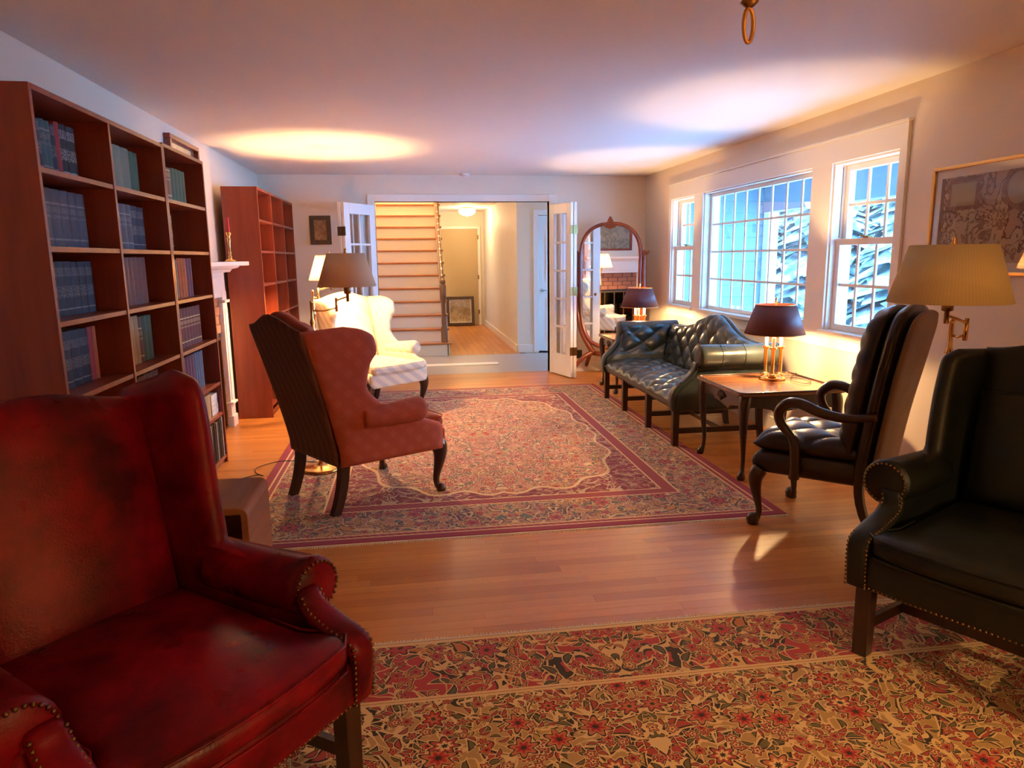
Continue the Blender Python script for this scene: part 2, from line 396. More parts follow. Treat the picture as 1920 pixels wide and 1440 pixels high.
        F = [(j*w+i, j*w+i+1, (j+1)*w+i+1, (j+1)*w+i) for j in range(h-1) for i in range(w-1)]
        n = w*h
        s.add(A+B, F+[tuple(n+q for q in reversed(f)) for f in F]); return s
    def build(s, name, mat, parent=None, smooth=True, bevel=0.0, bseg=2, sub=0, weld=False, auto=None):
        me = bpy.data.meshes.new(name); me.from_pydata(s.v, [], s.f)
        bm = bmesh.new(); bm.from_mesh(me)
        if weld: bmesh.ops.remove_doubles(bm, verts=bm.verts, dist=1e-5)
        bmesh.ops.recalc_face_normals(bm, faces=bm.faces); bm.to_mesh(me); bm.free()
        if smooth: me.polygons.foreach_set('use_smooth', [True]*len(me.polygons))
        if smooth and auto is not None:
            me.set_sharp_from_angle(angle=math.radians(auto))
        if mat: me.materials.append(M[mat] if isinstance(mat, str) else mat)
        o = bpy.data.objects.new(name, me); COL.objects.link(o); o.parent = parent
        if bevel:
            b = o.modifiers.new('edge', 'BEVEL'); b.width = bevel; b.segments = bseg; b.limit_method = 'ANGLE'; b.angle_limit = math.radians(40)
        if sub:
            q = o.modifiers.new('smooth', 'SUBSURF'); q.levels = sub; q.render_levels = sub
        return o
def boxo(name, mat, x0, x1, y0, y1, z0, z1, parent=None, bevel=0.0):
    return G().box(x0, x1, y0, y1, z0, z1).build(name, mat, parent, smooth=False, bevel=bevel)
def tag(o, label, cat=None, group=None, kind=None):
    o['label'] = label
    if cat: o['category'] = cat
    if group: o['group'] = group
    if kind: o['kind'] = kind
    return o
def empty(name, loc=(0, 0, 0), rz=0.0):
    o = bpy.data.objects.new(name, None); COL.objects.link(o); o.location = loc; o.rotation_euler = (0, 0, rz)
    o.empty_display_size = 0.1; return o
def struct(o, label, cat):
    return tag(o, label, cat, kind='structure')
def point(name, loc, power, radius=0.03, col=LAMP_COL, parent=None):
    l = bpy.data.lights.new(name, 'POINT'); l.energy = power; l.color = col; l.shadow_soft_size = radius
    o = bpy.data.objects.new(name, l); COL.objects.link(o); o.location = loc; o.parent = parent; return o
def spline(pts, n=8):
    """Catmull-Rom through pts (any dimension)"""
    P = [np.array(q, float) for q in pts]; P = [2*P[0]-P[1]]+P+[2*P[-1]-P[-2]]; out = []
    for i in range(1, len(P)-2):
        for k in range(n):
            u = k/n; a, b, c, d = P[i-1:i+3]
            out.append(0.5*((2*b)+(-a+c)*u+(2*a-5*b+4*c-d)*u*u+(-a+3*b-3*c+d)*u**3))
    out.append(P[-2]); return [tuple(q) for q in out]

# ================================================================ the room shell
XL, XR, YF, YN, H = -1.69, 2.99, 8.75, -1.6, 2.44
WT = 0.16                                   # wall thickness

# floor: base, the strips of oak one by one where they show, the rest as one piece
floor = struct(boxo('floor', 'bark', XL-0.1, XR+0.1, YN-0.1, 8.87, -0.08, -0.006), 'orange-brown oak strip floor of the sitting room', 'floor')
RUGS = [(-1.0, 2.075, 3.522, 7.782), (-1.35, 2.75, -0.413, 2.507)]
def cam_px(x, y):
    a, b = math.radians(YAW), math.radians(PITCH)
    d = Vector((x, y, -CAM_H)); fw = Vector((math.sin(a)*math.cos(b), math.cos(a)*math.cos(b), -math.sin(b)))
    r = Vector((math.cos(a), -math.sin(a), 0)); u = r.cross(fw); z = d.dot(fw)
    if z < 0.2: return None
    return 960+F_PX*d.dot(r)/z, 720-F_PX*d.dot(u)/z
def lay_floor():
    w = 0.0625; pl = []
    y = YN
    k = 0
    while y < 8.86:
        y1 = min(y+w, 8.87); x = XL-random.uniform(0, 0.8)
        while x < XR:
            L = random.uniform(0.55, 1.5); a, b = max(x, XL), min(x+L, XR)
            if b-a > 0.03: pl.append((a, b, y, y1, random.random()))
            x += L
        y = y1
    def score(q):
        a, b, y0, y1, _ = q
        vis = 0
        for i in range(9):
            px = a+(b-a)*(i+0.5)/9; py = (y0+y1)/2
            if any(r[0] < px < r[1] and r[2] < py < r[3] for r in RUGS): continue
            c = cam_px(px, py)
            if c is None or not (-40 < c[0] < 1960 and c[1] < 1460): continue
            if px < -0.95 and py < 3.4: continue
            vis += (b-a)/9
        return vis/max(0.5, py)**2
    pl.sort(key=score, reverse=True)
    g = G().box(0, 1, 0, 1, -0.006, 0)
    me = None
    for i, (a, b, y0, y1, tone) in enumerate(pl[:285]):
        if me is None:
            o = g.build('plank', 'oak_plank', floor, smooth=False); me = o.data
        else:
            o = bpy.data.objects.new('plank', me); COL.objects.link(o); o.parent = floor
        o.location = (a+0.0005, y0+0.0005, 0); o.scale = (b-a-0.001, y1-y0-0.001, 1)
    g = G(); tones = []
    for a, b, y0, y1, tone in pl[285:]:
        g.box(a+0.0005, b-0.0005, y0+0.0005, y1-0.0005, -0.006, 0); tones += [tone]*6
    o = g.build('planking', 'oak_rest', floor, smooth=False); o['kind'] = 'stuff'
    at = o.data.attributes.new('tone', 'FLOAT', 'FACE'); at.data.foreach_set('value', tones)
lay_floor()
struct(boxo('ceiling', 'ceiling_paint', XL-0.2, XR+0.2, YN-0.2, YF+0.12, H, H+0.15), 'plain white plaster ceiling of the sitting room', 'ceiling')
struct(boxo('wall_left', 'wall_paint', XL-0.2, XL, YN-0.2, YF+0.12, -0.08, H), 'off-white wall behind the bookcases and fireplace', 'wall')
struct(boxo('wall_near', 'wall_paint', XL, XR, YN-0.2, YN, -0.08, H), 'off-white wall closing the sitting room opposite the stairs', 'wall')
OX0, OX1, OZ = -0.37, 1.75, 2.13
g = G().box(XL, OX0, YF, YF+0.12, -0.08, H).box(OX1, XR+0.2, YF, YF+0.12, -0.08, H).box(OX0, OX1, YF, YF+0.12, OZ, H)
struct(g.build('wall_back', 'wall_paint', smooth=False), 'tan end wall with the wide opening to the stairs', 'wall')
WINS = [(4.04, 4.74), (4.98, 6.95), (7.16, 7.82)]
WZ0, WZ1 = 0.90, 2.08
g = G().box(XR, XR+WT, YN-0.2, WINS[0][0], -0.08, H).box(XR, XR+WT, WINS[2][1], YF+0.12, -0.08, H)
g.box(XR, XR+WT, WINS[0][0], WINS[2][1], -0.08, WZ0).box(XR, XR+WT, WINS[0][0], WINS[2][1], WZ1, H)
g.box(XR, XR+WT, WINS[0][1], WINS[1][0], WZ0, WZ1).box(XR, XR+WT, WINS[1][1], WINS[2][0], WZ0, WZ1)
struct(g.build('wall_right', 'wall_paint', smooth=False), 'off-white wall pierced by the three white windows', 'wall')
# baseboards
struct(boxo('baseboard_right', 'white_trim', XR-0.016, XR, YN, YF, 0, 0.11), 'white baseboard under the windows', 'baseboard')
struct(boxo('baseboard_left', 'white_trim', XL, XL+0.016, YN, 5.28, 0, 0.11), 'white baseboard along the bookcase wall', 'baseboard')
struct(G().box(XL, OX0-0.09, YF-0.016, YF, 0, 0.11).box(OX1+0.09, XR, YF-0.016, YF, 0, 0.11).build('baseboard_back', 'white_trim', smooth=False), 'white baseboard of the end wall beside the opening', 'baseboard')
# casing of the opening
tr = struct(empty('trim_1'), 'white casing around the wide opening to the stairs', 'casing')
boxo('casing_board', 'white_trim', OX0-0.085, OX0, YF-0.018, YF+0.13, 0, OZ+0.085, tr, 0.004)
boxo('casing_board', 'white_trim', OX1, OX1+0.085, YF-0.018, YF+0.13, 0, OZ+0.085, tr, 0.004)
boxo('casing_board', 'white_trim', OX0, OX1, YF-0.018, YF+0.13, OZ, OZ+0.085, tr, 0.004)

# windows on the right wall
def bar(parent, y0, y1, z0, z1, x, d=0.03, name='muntin'):
    return boxo(name, 'white_trim', x, x+d, y0, y1, z0, z1, parent, 0.003)
def glazed(parent, y0, y1, z0, z1, cols, rows, x, stile, mun=0.022):
    """a sash: stiles, rails, muntins and panes, every pane its own piece"""
    fr = G().box(x, x+0.04, y0, y0+stile, z0, z1).box(x, x+0.04, y1-stile, y1, z0, z1).box(x, x+0.04, y0+stile, y1-stile, z0, z0+stile).box(x, x+0.04, y0+stile, y1-stile, z1-stile, z1)
    sash = fr.build('sash', 'white_trim', parent, smooth=False, bevel=0.004)
    gy0, gy1, gz0, gz1 = y0+stile, y1-stile, z0+stile, z1-stile
    pw, ph = (gy1-gy0)/cols, (gz1-gz0)/rows
    for i in range(1, cols): bar(sash, gy0+pw*i-mun/2, gy0+pw*i+mun/2, gz0, gz1, x+0.012, 0.014)
    for j in range(1, rows): bar(sash, gy0, gy1, gz0+ph*j-mun/2, gz0+ph*j+mun/2, x+0.013, 0.012)
    me = None
    for i in range(cols):
        for j in range(rows):
            if me is None:
                o = boxo('pane', 'pane_glass', 0, 0.003, 0, pw, 0, ph, sash); me = o.data
            else:
                o = bpy.data.objects.new('pane', me); COL.objects.link(o); o.parent = sash
            o.location = (x+0.018, gy0+pw*i, gz0+ph*j)
    return sash
def window(n, y0, y1, kind, label):
    w = struct(empty('window_%d' % n), label, 'window')
    # jamb lining
    jl = G().box(XR, XR+WT, y0-0.001, y0+0.018, WZ0, WZ1).box(XR, XR+WT, y1-0.018, y1+0.001, WZ0, WZ1).box(XR, XR+WT, y0+0.018, y1-0.018, WZ1-0.018, WZ1+0.001)
    jl.build('window_frame', 'white_trim', w, smooth=False)
    boxo('window_sill', 'white_trim', XR-0.045, XR+WT+0.02, y0-0.02, y1+0.02, WZ0-0.025, WZ0+0.012, w, 0.006)
    a, b = y0+0.018, y1-0.018
    if kind == 'hung':
        zm = 1.535
        glazed(w, a, b, zm-0.02, WZ1-0.018, 3, 2, XR+0.085, 0.042)
        lo = glazed(w, a, b, WZ0+0.012, zm+0.022, 3, 2, XR+0.04, 0.045)
        lk = G().box(XR+0.035, XR+0.075, (a+b)/2-0.03, (a+b)/2+0.03, zm+0.022, zm+0.034).box(XR+0.02, XR+0.045, (a+b)/2-0.012, (a+b)/2+0.03, zm+0.03, zm+0.042)
        lk.build('sash_lock', 'dark_brass', w, smooth=False, bevel=0.002)
        G().tube([(XR+0.06, b+0.004, zm+0.03), (XR+0.06, b+0.004, WZ1-0.03)], 0.006, 6).build('sash_cord', 'dark_brass', w)
    else:
        glazed(w, a, b, WZ0+0.012, WZ1-0.018, 8, 4, XR+0.06, 0.035, 0.02)
    return w
window(1, *WINS[0], 'hung', 'white double-hung window beside the gilt framed map')
window(2, *WINS[1], 'picture', 'wide white picture window of many small panes above the sofa')
window(3, *WINS[2], 'hung', 'narrow white double-hung window beside the standing mirror')
tr = struct(empty('trim_2'), 'flat white casing boards around the row of windows', 'casing')
for y0, y1 in ((3.975, 4.045), (4.735, 4.985), (6.945, 7.165), (7.815, 7.89)):
    boxo('casing_board', 'white_trim', XR-0.02, XR+0.001, y0, y1, WZ0-0.02, WZ1, tr, 0.003)
boxo('head_board', 'white_trim', XR-0.022, XR+0.001, 3.975, 7.89, WZ1-0.005, 2.225, tr, 0.003)
boxo('head_cap', 'white_trim', XR-0.036, XR+0.001, 3.965, 7.90, 2.225, 2.243, tr, 0.003)
boxo('apron', 'white_trim', XR-0.018, XR+0.001, 3.975, 7.89, WZ0-0.115, WZ0-0.02, tr, 0.003)

# ---------------------------------------------------------------- foyer, stairs and hall
struct(boxo('floor_foyer', 'slate', -0.65, 3.35, 8.87, 10.6, -0.08, -0.001), 'grey stone floor of the foyer before the stairs', 'floor')
hf = struct(boxo('floor_hall', 'bark', -0.65, 1.75, 10.6, 16.1, -0.08, -0.006), 'orange oak strip floor of the long hall', 'floor')
x = 0.56; i = 0; me = None
while x < 1.66:
    y = 10.6-random.uniform(0, 0.6)
    while y < 15.45:
        L = random.uniform(0.6, 1.6); a, b = max(10.6, y), min(15.45, y+L); y += L
        if b-a < 0.05: continue
        if me is None: o = G().box(0, 1, 0, 1, -0.006, 0).build('plank', 'oak_plank', hf, smooth=False); me = o.data
        else:
            o = bpy.data.objects.new('plank', me); COL.objects.link(o); o.parent = hf
        o.location = (x+0.001, a+0.001, 0); o.scale = (0.098, b-a-0.002, 1)
    x += 0.10
struct(boxo('trim_3', 'white_trim', -0.35, 1.2, 9.55, 9.75, -0.001, 0.006), 'pale threshold strip set in the foyer floor', 'threshold')
struct(G().box(0.58, 0.68, 10.6, 16.1, H+0.12, 5.3).box(-0.65, 0.68, 10.5, 10.6, H+0.12, 5.3).box(-0.65, 0.68, 16, 16.1, -0.08, 5.3).build('wall_stairwell', 'hall_wall', smooth=False), 'upper cream walls of the stairwell', 'wall')
struct(G().box(-0.10-0.55, -0.52, 8.87, 16, -0.08, 5.4).build('wall_stair', 'hall_wall', smooth=False), 'cream wall beside the staircase', 'wall')
struct(G().box(-0.65, 3.3, 8.87, 10.6, H, H+0.12).box(0.56, 3.3, 10.6, 15.6, H, H+0.12).box(-0.65, 0.56, 10.6, 16, 5.3, 5.4).build('ceiling_hall', 'ceiling_paint', smooth=False), 'white ceiling of the foyer and hall', 'ceiling')
struct(G().box(1.64, 1.75, 10.82, 15.5, -0.08, H).build('wall_hall', 'hall_wall', smooth=False), 'warm-lit cream wall along the hall', 'wall')
struct(G().box(0.50, 1.75, 15.45, 15.55, -0.08, H).build('wall_hall_end', 'hall_wall', smooth=False), 'cream wall at the far end of the hall', 'wall')
struct(G().box(1.64, 1.97, 10.7, 10.82, -0.08, H).box(2.80, 3.2, 10.7, 10.82, -0.08, H).box(1.97, 2.80, 10.7, 10.82, 2.08, H).build('wall_foyer', 'hall_wall', smooth=False), 'pale foyer wall holding the white closet door', 'wall')
struct(G().box(1.75, 3.35, 11.3, 11.4, -0.08, H).box(3.2, 3.35, 10.82, 11.3, -0.08, H).box(1.75, 3.2, 10.6, 11.3, -0.16, -0.08).build('wall_light_block', 'hall_wall', smooth=False), 'unseen closet walls added behind the white foyer door to block daylight', 'wall')  # unseen box added behind the door to stop daylight leaking under it
# the foyer's outer wall with its tall glazed opening to the daylight
struct(G().box(3.2, 3.35, 8.87, 10.05, -0.08, H).box(3.2, 3.35, 10.50, 10.82, -0.08, H).box(3.2, 3.35, 10.05, 10.06, 0.3, 2.1).box(3.2, 3.35, 10.05, 10.50, 2.1, H).box(3.2, 3.35, 10.05, 10.50, -0.08, 0.3).build('wall_entry', 'hall_wall', smooth=False), 'outer foyer wall around the glazed entry', 'wall')
w = struct(empty('window_4'), 'narrow glazed sidelight of the foyer', 'window')
boxo('pane', 'pane_glass', 3.27, 3.274, 10.06, 10.50, 0.3, 2.1, w)
G().box(3.24, 3.30, 10.06, 10.09, 0.3, 2.1).box(3.24, 3.30, 10.47, 10.50, 0.3, 2.1).build('window_frame', 'white_trim', w, smooth=False)
struct(G().box(1.655, 1.885, 10.686, 10.7, 0, 0.12).build('baseboard_foyer', 'white_trim', smooth=False), 'white baseboard of the foyer wall', 'baseboard')
struct(G().box(1.625, 1.64, 10.75, 15.45, 0, 0.11).build('baseboard_hall', 'white_trim', smooth=False), 'white baseboard along the hall wall', 'baseboard')
struct(G().box(1.89, 1.97, 10.683, 10.71, 0, 2.16).box(2.80, 2.88, 10.683, 10.71, 0, 2.16).box(1.97, 2.80, 10.683, 10.71, 2.08, 2.16).build('trim_4', 'door_white', smooth=False, bevel=0.004), 'white casing of the foyer closet door', 'casing')
d = struct(empty('door_3', (1.97, 10.72, 0)), 'white flush door in the foyer with steel lever handle', 'door')
boxo('door_panel', 'door_white', 0.005, 0.825, 0, 0.04, 0.012, 2.075, d, 0.004)
for zz in ((0.15, 0.85), (1.08, 1.95)):
    g = G()
    for x0, x1, z0, z1 in ((0.12, 0.70, zz[0], zz[0]+0.02), (0.12, 0.70, zz[1]-0.02, zz[1]), (0.12, 0.14, zz[0]+0.02, zz[1]-0.02), (0.68, 0.70, zz[0]+0.02, zz[1]-0.02)): g.box(x0, x1, -0.008, 0, z0, z1)
    g.build('panel_moulding', 'door_white', d, smooth=False)
h = G().lathe([(0.026, 0), (0.026, 0.01)], seg=14, cap=True)
h.v = [(0.06+a, -c, 0.955+b) for a, b, c in h.v]
h.tube([(0.06, -0.005, 0.955), (0.06, -0.05, 0.955), (0.09, -0.055, 0.953), (0.16, -0.05, 0.95)], 0.009, 8).build('handle', 'steel', d)
d = struct(empty('door_4', (0.70, 15.40, 0)), 'plain tan door closing the end of the hall', 'door')
boxo('door_panel', 'tan_door', 0.0, 0.80, 0, 0.045, 0.01, 2.07, d, 0.004)
G().box(0.80, 0.86, -0.02, 0.05, 0, 2.13).box(-0.06, 0, -0.02, 0.05, 0, 2.13).box(0, 0.80, -0.02, 0.05, 2.07, 2.13).build('door_frame', 'white_trim', d, smooth=False, bevel=0.004)
for z in (0.25, 1.0, 1.85): boxo('hinge', 'dark_brass', 0.79, 0.82, -0.03, -0.004, z, z+0.09, d)

# staircase
ST_Y, RISE, TREAD = 10.6, 0.2, 0.2
st = tag(empty('staircase', (0, 0, 0)), 'straight staircase with brown wooden treads and white risers', 'staircase')
for i in range(15):
    xr = 0.56
    boxo('riser', 'white_trim', -0.52, xr, ST_Y+i*TREAD, ST_Y+i*TREAD+0.02, i*RISE, (i+1)*RISE-0.03, st)
    ext = 0.03 if i > 0 else 0.06
    boxo('tread', 'stair_tread', -0.52, xr+ext, ST_Y+i*TREAD-0.028, ST_Y+(i+1)*TREAD+0.02, (i+1)*RISE-0.03, (i+1)*RISE, st, 0.008)
pts = [(ST_Y, 0)]
for i in range(15): pts += [(ST_Y+i*TREAD, (i+1)*RISE-0.03), (ST_Y+(i+1)*TREAD, (i+1)*RISE-0.03)]
pts += [(ST_Y+15*TREAD, 0)]
G().prism(pts, 0, 0.545, 0.575).build('stringer', 'white_trim', st, smooth=False)
nw = G().lathe([(0.045, 0.2), (0.045, 0.42), (0.03, 0.45), (0.036, 0.5), (0.026, 0.62), (0.03, 0.78), (0.038, 0.82), (0.048, 0.86), (0.048, 1.06), (0.03, 1.075), (0.045, 1.10), (0.035, 1.14), (0.005, 1.16)], (0.50, ST_Y+0.02, 0), 16, True)
nw.build('newel_post', 'rail_wood', st, auto=50)
rail = [(0.50, ST_Y+0.03, 1.02), (0.50, ST_Y+0.3, 1.2), (0.50, ST_Y+14*TREAD, 1.02+13.7*RISE)]
G().tube(rail, [0.034]*3, 10, True, 0.8).build('handrail', 'rail_wood', st)
for i in range(14):
    for k in (0.05, 0.15):
        yy = ST_Y+i*TREAD+k
        if yy < ST_Y+0.08: continue
        z0 = (i+1)*RISE; z1 = 1.0+(yy-ST_Y-0.03)/TREAD*RISE
        G().tube([(0.50, yy, z0), (0.50, yy, z1)], 0.015, 8).build('baluster', 'white_trim', st)

# hall ceiling lamp
hl = tag(empty('ceiling_lamp', (1.19, 14.2, H)), 'round white glass ceiling lamp glowing in the hall', 'ceiling lamp')
G().lathe([(0.13, 0), (0.13, -0.025), (0.11, -0.03)], seg=24, cap=True).build('mount', 'brass', hl, auto=40)
G().lathe([(0.11, -0.028), (0.16, -0.05), (0.165, -0.085), (0.14, -0.125), (0.08, -0.155), (0.001, -0.165)], seg=24).build('glass_dome', 'dome_glass', hl)
G().ball((0, 0, -0.175), 0.014).build('finial', 'brass', hl)
point('hall_light', (1.19, 14.2, H-0.26), P_HALL, 0.1)
us = tag(empty('stair_lamp', (0.0, 12.2, 5.3)), 'round glass lamp over the stairwell', 'ceiling lamp')
G().lathe([(0.11, 0), (0.16, -0.05), (0.14, -0.125), (0.001, -0.165)], seg=20).build('glass_dome', 'dome_glass', us)
point('stair_light', (0.0, 12.2, 4.9), P_STAIR, 0.1)
fl = tag(empty('foyer_lamp', (0.3, 9.75, H)), 'round glass lamp on the foyer ceiling', 'ceiling lamp')
G().lathe([(0.11, 0), (0.15, -0.05), (0.13, -0.11), (0.001, -0.14)], seg=20).build('glass_dome', 'dome_glass', fl)
point('foyer_light', (0.3, 9.75, H-0.24), 5, 0.1)
# framed picture on the hall floor, leaning on the door
pf = tag(empty('leaning_picture', (1.09, 15.28, 0.01)), 'dark framed print standing on the hall floor against the tan door', 'picture')
pf.rotation_euler = (-0.12, 0, 0)
def picture(root, w, h, fw, frame, inner, depth=0.03, mat=0.0, glass='picture_glass', fdepth=None):
    """a framed picture in the root's own XZ plane, facing -Y; four rails, mat board, sheet and pane"""
    fd = fdepth or depth
    for x0, x1, z0, z1 in ((-w/2, w/2, h-fw, h), (-w/2, w/2, 0, fw), (-w/2, -w/2+fw, fw, h-fw), (w/2-fw, w/2, fw, h-fw)):
        boxo('frame_rail', frame, x0, x1, -fd, 0, z0, z1, root, 0.004)
    boxo('backing', 'mat_board', -w/2+fw, w/2-fw, -0.008, -0.003, fw, h-fw, root)
    if mat:
        boxo('print', inner, -w/2+fw+mat, w/2-fw-mat, -0.0095, -0.0082, fw+mat, h-fw-mat, root)
    else:
        boxo('print', inner, -w/2+fw, w/2-fw, -0.0095, -0.0082, fw, h-fw, root)
    if glass: boxo('glass', glass, -w/2+fw, w/2-fw, -0.016, -0.014, fw, h-fw, root)
def print_mat(name, paper, ink, scale, amount=0.5, tint=None):
    t = NT(name); p = t.coord('Object')
    n = t.noise(p, scale, 5, 0.65, 0.5); ln = t.lt(t.m('ABSOLUTE', t.sub(n, 0.5)), 0.03)
    bl = t.noise(p, scale*0.35, 3); c = t.mix(t.mul(t.gt(bl, 0.52), amount), paper, tint or ink)
    c = t.mix(t.mul(ln, 0.7), c, ink)
    M[name] = t.set(Base_Color=c, Roughness=0.8)
print_mat('print_hall', (0.55, 0.44, 0.28), (0.30, 0.2, 0.1), 6); print_mat('print_small', (0.60, 0.47, 0.36), (0.30, 0.16, 0.10), 14, 0.6, (0.45, 0.25, 0.16))
print_mat('print_mantel', (0.33, 0.33, 0.26), (0.14, 0.15, 0.12), 5, 0.8, (0.24, 0.26, 0.2))
picture(pf, 0.60, 0.63, 0.06, 'dark_frame', 'print_hall', 0.03, 0.02)

# bifold French doors at the opening
def leaf(parent, p0, p1, hinge_first, knob=False):
    """one glazed leaf from p0 to p1 (plan), two panes wide and five high"""
    L = math.hypot(p1[0]-p0[0], p1[1]-p0[1]); rz = math.atan2(p1[1]-p0[1], p1[0]-p0[0])
    st, top, bot, th, z0, z1 = 0.10, 0.12, 0.26, 0.036, 0.012, 2.085
    g = G().box(0, st, -th/2, th/2, z0, z1).box(L-st, L, -th/2, th/2, z0, z1).box(st, L-st, -th/2, th/2, z0, z0+bot).box(st, L-st, -th/2, th/2, z1-top, z1)
    lf = g.build('door_leaf', 'door_white', parent, smooth=False, bevel=0.003)
    lf.location = (p0[0], p0[1], 0); lf.rotation_euler = (0, 0, rz)
    gx0, gx1, gz0, gz1 = st, L-st, z0+bot, z1-top; pw, ph = (gx1-gx0)/2, (gz1-gz0)/5
    boxo('muntin', 'door_white', (gx0+gx1)/2-0.011, (gx0+gx1)/2+0.011, -0.012, 0.012, gz0, gz1, lf)
    for j in range(1, 5): boxo('muntin', 'door_white', gx0, gx1, -0.011, 0.011, gz0+ph*j-0.011, gz0+ph*j+0.011, lf)
    for i in range(2):
        for j in range(5): boxo('pane', 'pane_glass', gx0+pw*i, gx0+pw*(i+1), -0.0015, 0.0015, gz0+ph*j, gz0+ph*(j+1), lf)
    hx = 0 if hinge_first else L
    for z in (0.28, 1.0, 1.72): boxo('hinge', 'dark_brass', hx-0.004, hx+0.004, -0.026, 0.026, z, z+0.10, lf)
    if knob: G().tube([(0.05, -0.018, 0.98), (0.05, -0.045, 0.98)], 0.008, 8).ball((0.05, -0.06, 0.98), 0.022).build('knob', 'dark_brass', lf)
d = struct(empty('door_1'), 'white French folding door with small panes beside the standing mirror', 'door')
leaf(d, (1.915, 8.21), (1.765, 8.70), True, True); leaf(d, (1.955, 8.21), (1.90, 8.70), True)
d = struct(empty('door_2'), 'white French folding door with small panes beside the staircase', 'door')
leaf(d, (-0.70, 8.22), (-0.385, 8.70), True); leaf(d, (-0.745, 8.235), (-0.50, 8.70), True)

# ---------------------------------------------------------------- outside
struct(boxo('ground_outside', 'snow', 3.15, 60, -30, 60, -0.6, -0.5), 'snow-covered ground beyond the windows', 'ground')
struct(boxo('porch_floor', 'snow', 3.15, 4.7, 0, 8.85, -0.5, -0.15), 'unseen porch floor outside the windows, whitened to bounce daylight indoors', 'porch floor')  # out of sight; snow white put on to throw daylight up to the ceiling
struct(boxo('porch_ceiling', 'porch_paint', 3.15, 4.75, 0, 8.85, 2.30, 2.36), 'grey-blue porch ceiling outside the windows', 'porch ceiling')
struct(boxo('porch_beam', 'porch_paint', 4.58, 4.72, 0, 8.85, 1.99, 2.30), 'grey-blue beam along the porch edge', 'beam')
ww = struct(boxo('wall_porch_end', 'siding_paint', 3.36, 4.62, 8.78, 8.84, -0.5, 2.30), 'blue-grey boarded wall closing the porch', 'wall')
z = -0.45
while z < 2.29:
    G().prism([(8.78, z), (8.748, z), (8.768, min(z+0.15, 2.30)), (8.78, min(z+0.15, 2.30))], 0, 3.36, 4.62).build('siding_board', 'siding_paint', ww, smooth=False); z += 0.152
pp = tag(boxo('porch_post', 'plastic_white', 4.57, 4.71, 8.60, 8.74, -0.15, 1.99, bevel=0.01), 'white square post at the end of the porch', 'post')
t = NT('snowy_needles'); nz = t.sep(t.node('ShaderNodeNewGeometry').outputs['Normal'])[2]
nn = t.noise(t.pos(), 2.2, 3); f = t.m('MINIMUM', t.m('MAXIMUM', t.mul(t.sub(t.add(t.mul(nz, 0.6), nn), 0.86), 2.5), 0.0), 1.0)
M['snowy_needles'] = t.set(Base_Color=t.mix(f, (0.055, 0.10, 0.09), (0.85, 0.9, 0.95)), Roughness=0.9)
def conifer(h, r, seed):
    rr = random.Random(seed); g = G(); n = int(h*62)
    for i in range(n):
        z = h*(0.08+0.9*i/n); R = r*(1-i/n)**0.85+0.08; a = rr.uniform(0, 2*PI); L = R*rr.uniform(0.75, 1.1); w = L*0.36; dr = L*rr.uniform(0.25, 0.5)
        ca, sa = math.cos(a), math.sin(a); sx, sy = -sa*w, ca*w
        g.add([(0, 0, z), (ca*L*0.6+sx, sa*L*0.6+sy, z-dr*0.4-0.05), (ca*L, sa*L, z-dr), (ca*L*0.6-sx, sa*L*0.6-sy, z-dr*0.4-0.05), (ca*L*0.5, sa*L*0.5, z-dr*0.2+0.06)],
              [(0, 1, 4), (1, 2, 4), (2, 3, 4), (3, 0, 4), (0, 3, 1), (1, 3, 2)])
    return g
trees = []
for i, (x, y, h, r) in enumerate([(9.4, 12.0, 6.0, 1.6), (9.6, 15.4, 7.0, 1.6), (9.3, 18.9, 6.5, 1.6), (12.8, 13.2, 7.5, 1.65), (12.7, 16.9, 8, 1.7), (12.5, 20.7, 8, 1.7), (16.3, 15.0, 9, 1.7), (16.3, 19.0, 9, 1.8), (9.5, 22.6, 7.5, 1.7), (13.0, 24.6, 9, 1.8), (16.8, 23.2, 9, 1.8), (12.8, 9.6, 7, 1.6)]):
    r_ = tag(empty('snowy_tree', (x, y, -0.5)), 'snow-laden evergreen tree beyond the porch', 'tree', 'evergreens beyond the porch')
    G().tube([(0, 0, 0), (0, 0, h)], [0.14, 0.02], 8).build('trunk', 'bark', r_)
    conifer(h, r, i+3).build('foliage', 'snowy_needles', r_, smooth=False)
def bush(seed, R):
    rr = random.Random(seed); g = G()
    for i in range(260):
        th, ph = rr.uniform(0, 2*PI), rr.uniform(0.05, 1.5); d = Vector((math.cos(th)*math.sin(ph), math.sin(th)*math.sin(ph), math.cos(ph)*0.8))*R*rr.uniform(0.6, 1.05)
        s = R*0.22; u = Vector((rr.uniform(-1, 1), rr.uniform(-1, 1), rr.uniform(-0.5, 0.5))).normalized()*s; w = u.cross(d).normalized()*s*0.6
        p = d+Vector((0, 0, R*0.15)); g.add([p-u, p+w, p+u, p-w+Vector((0, 0, 0.03))], [(0, 1, 2, 3)])
    return g
for i, (x, y, R) in enumerate([(5.5, 5.9, 0.62), (6.9, 7.3, 0.7), (5.8, 9.8, 0.7), (7.6, 9.6, 0.75), (5.5, 7.7, 0.55)]):
    r_ = tag(empty('snowy_bush', (x, y, -0.5)), 'round shrub under snow outside the porch', 'shrub', 'shrubs outside the porch')
    bush(i+40, R).build('foliage', 'snowy_needles', r_, smooth=False)
    g = G()
    for k in range(5): g.tube([(0, 0, 0), (math.cos(k*1.3)*R*0.4, math.sin(k*1.3)*R*0.4, R*0.6)], [0.02, 0.006], 5)
    g.build('stem', 'bark', r_)

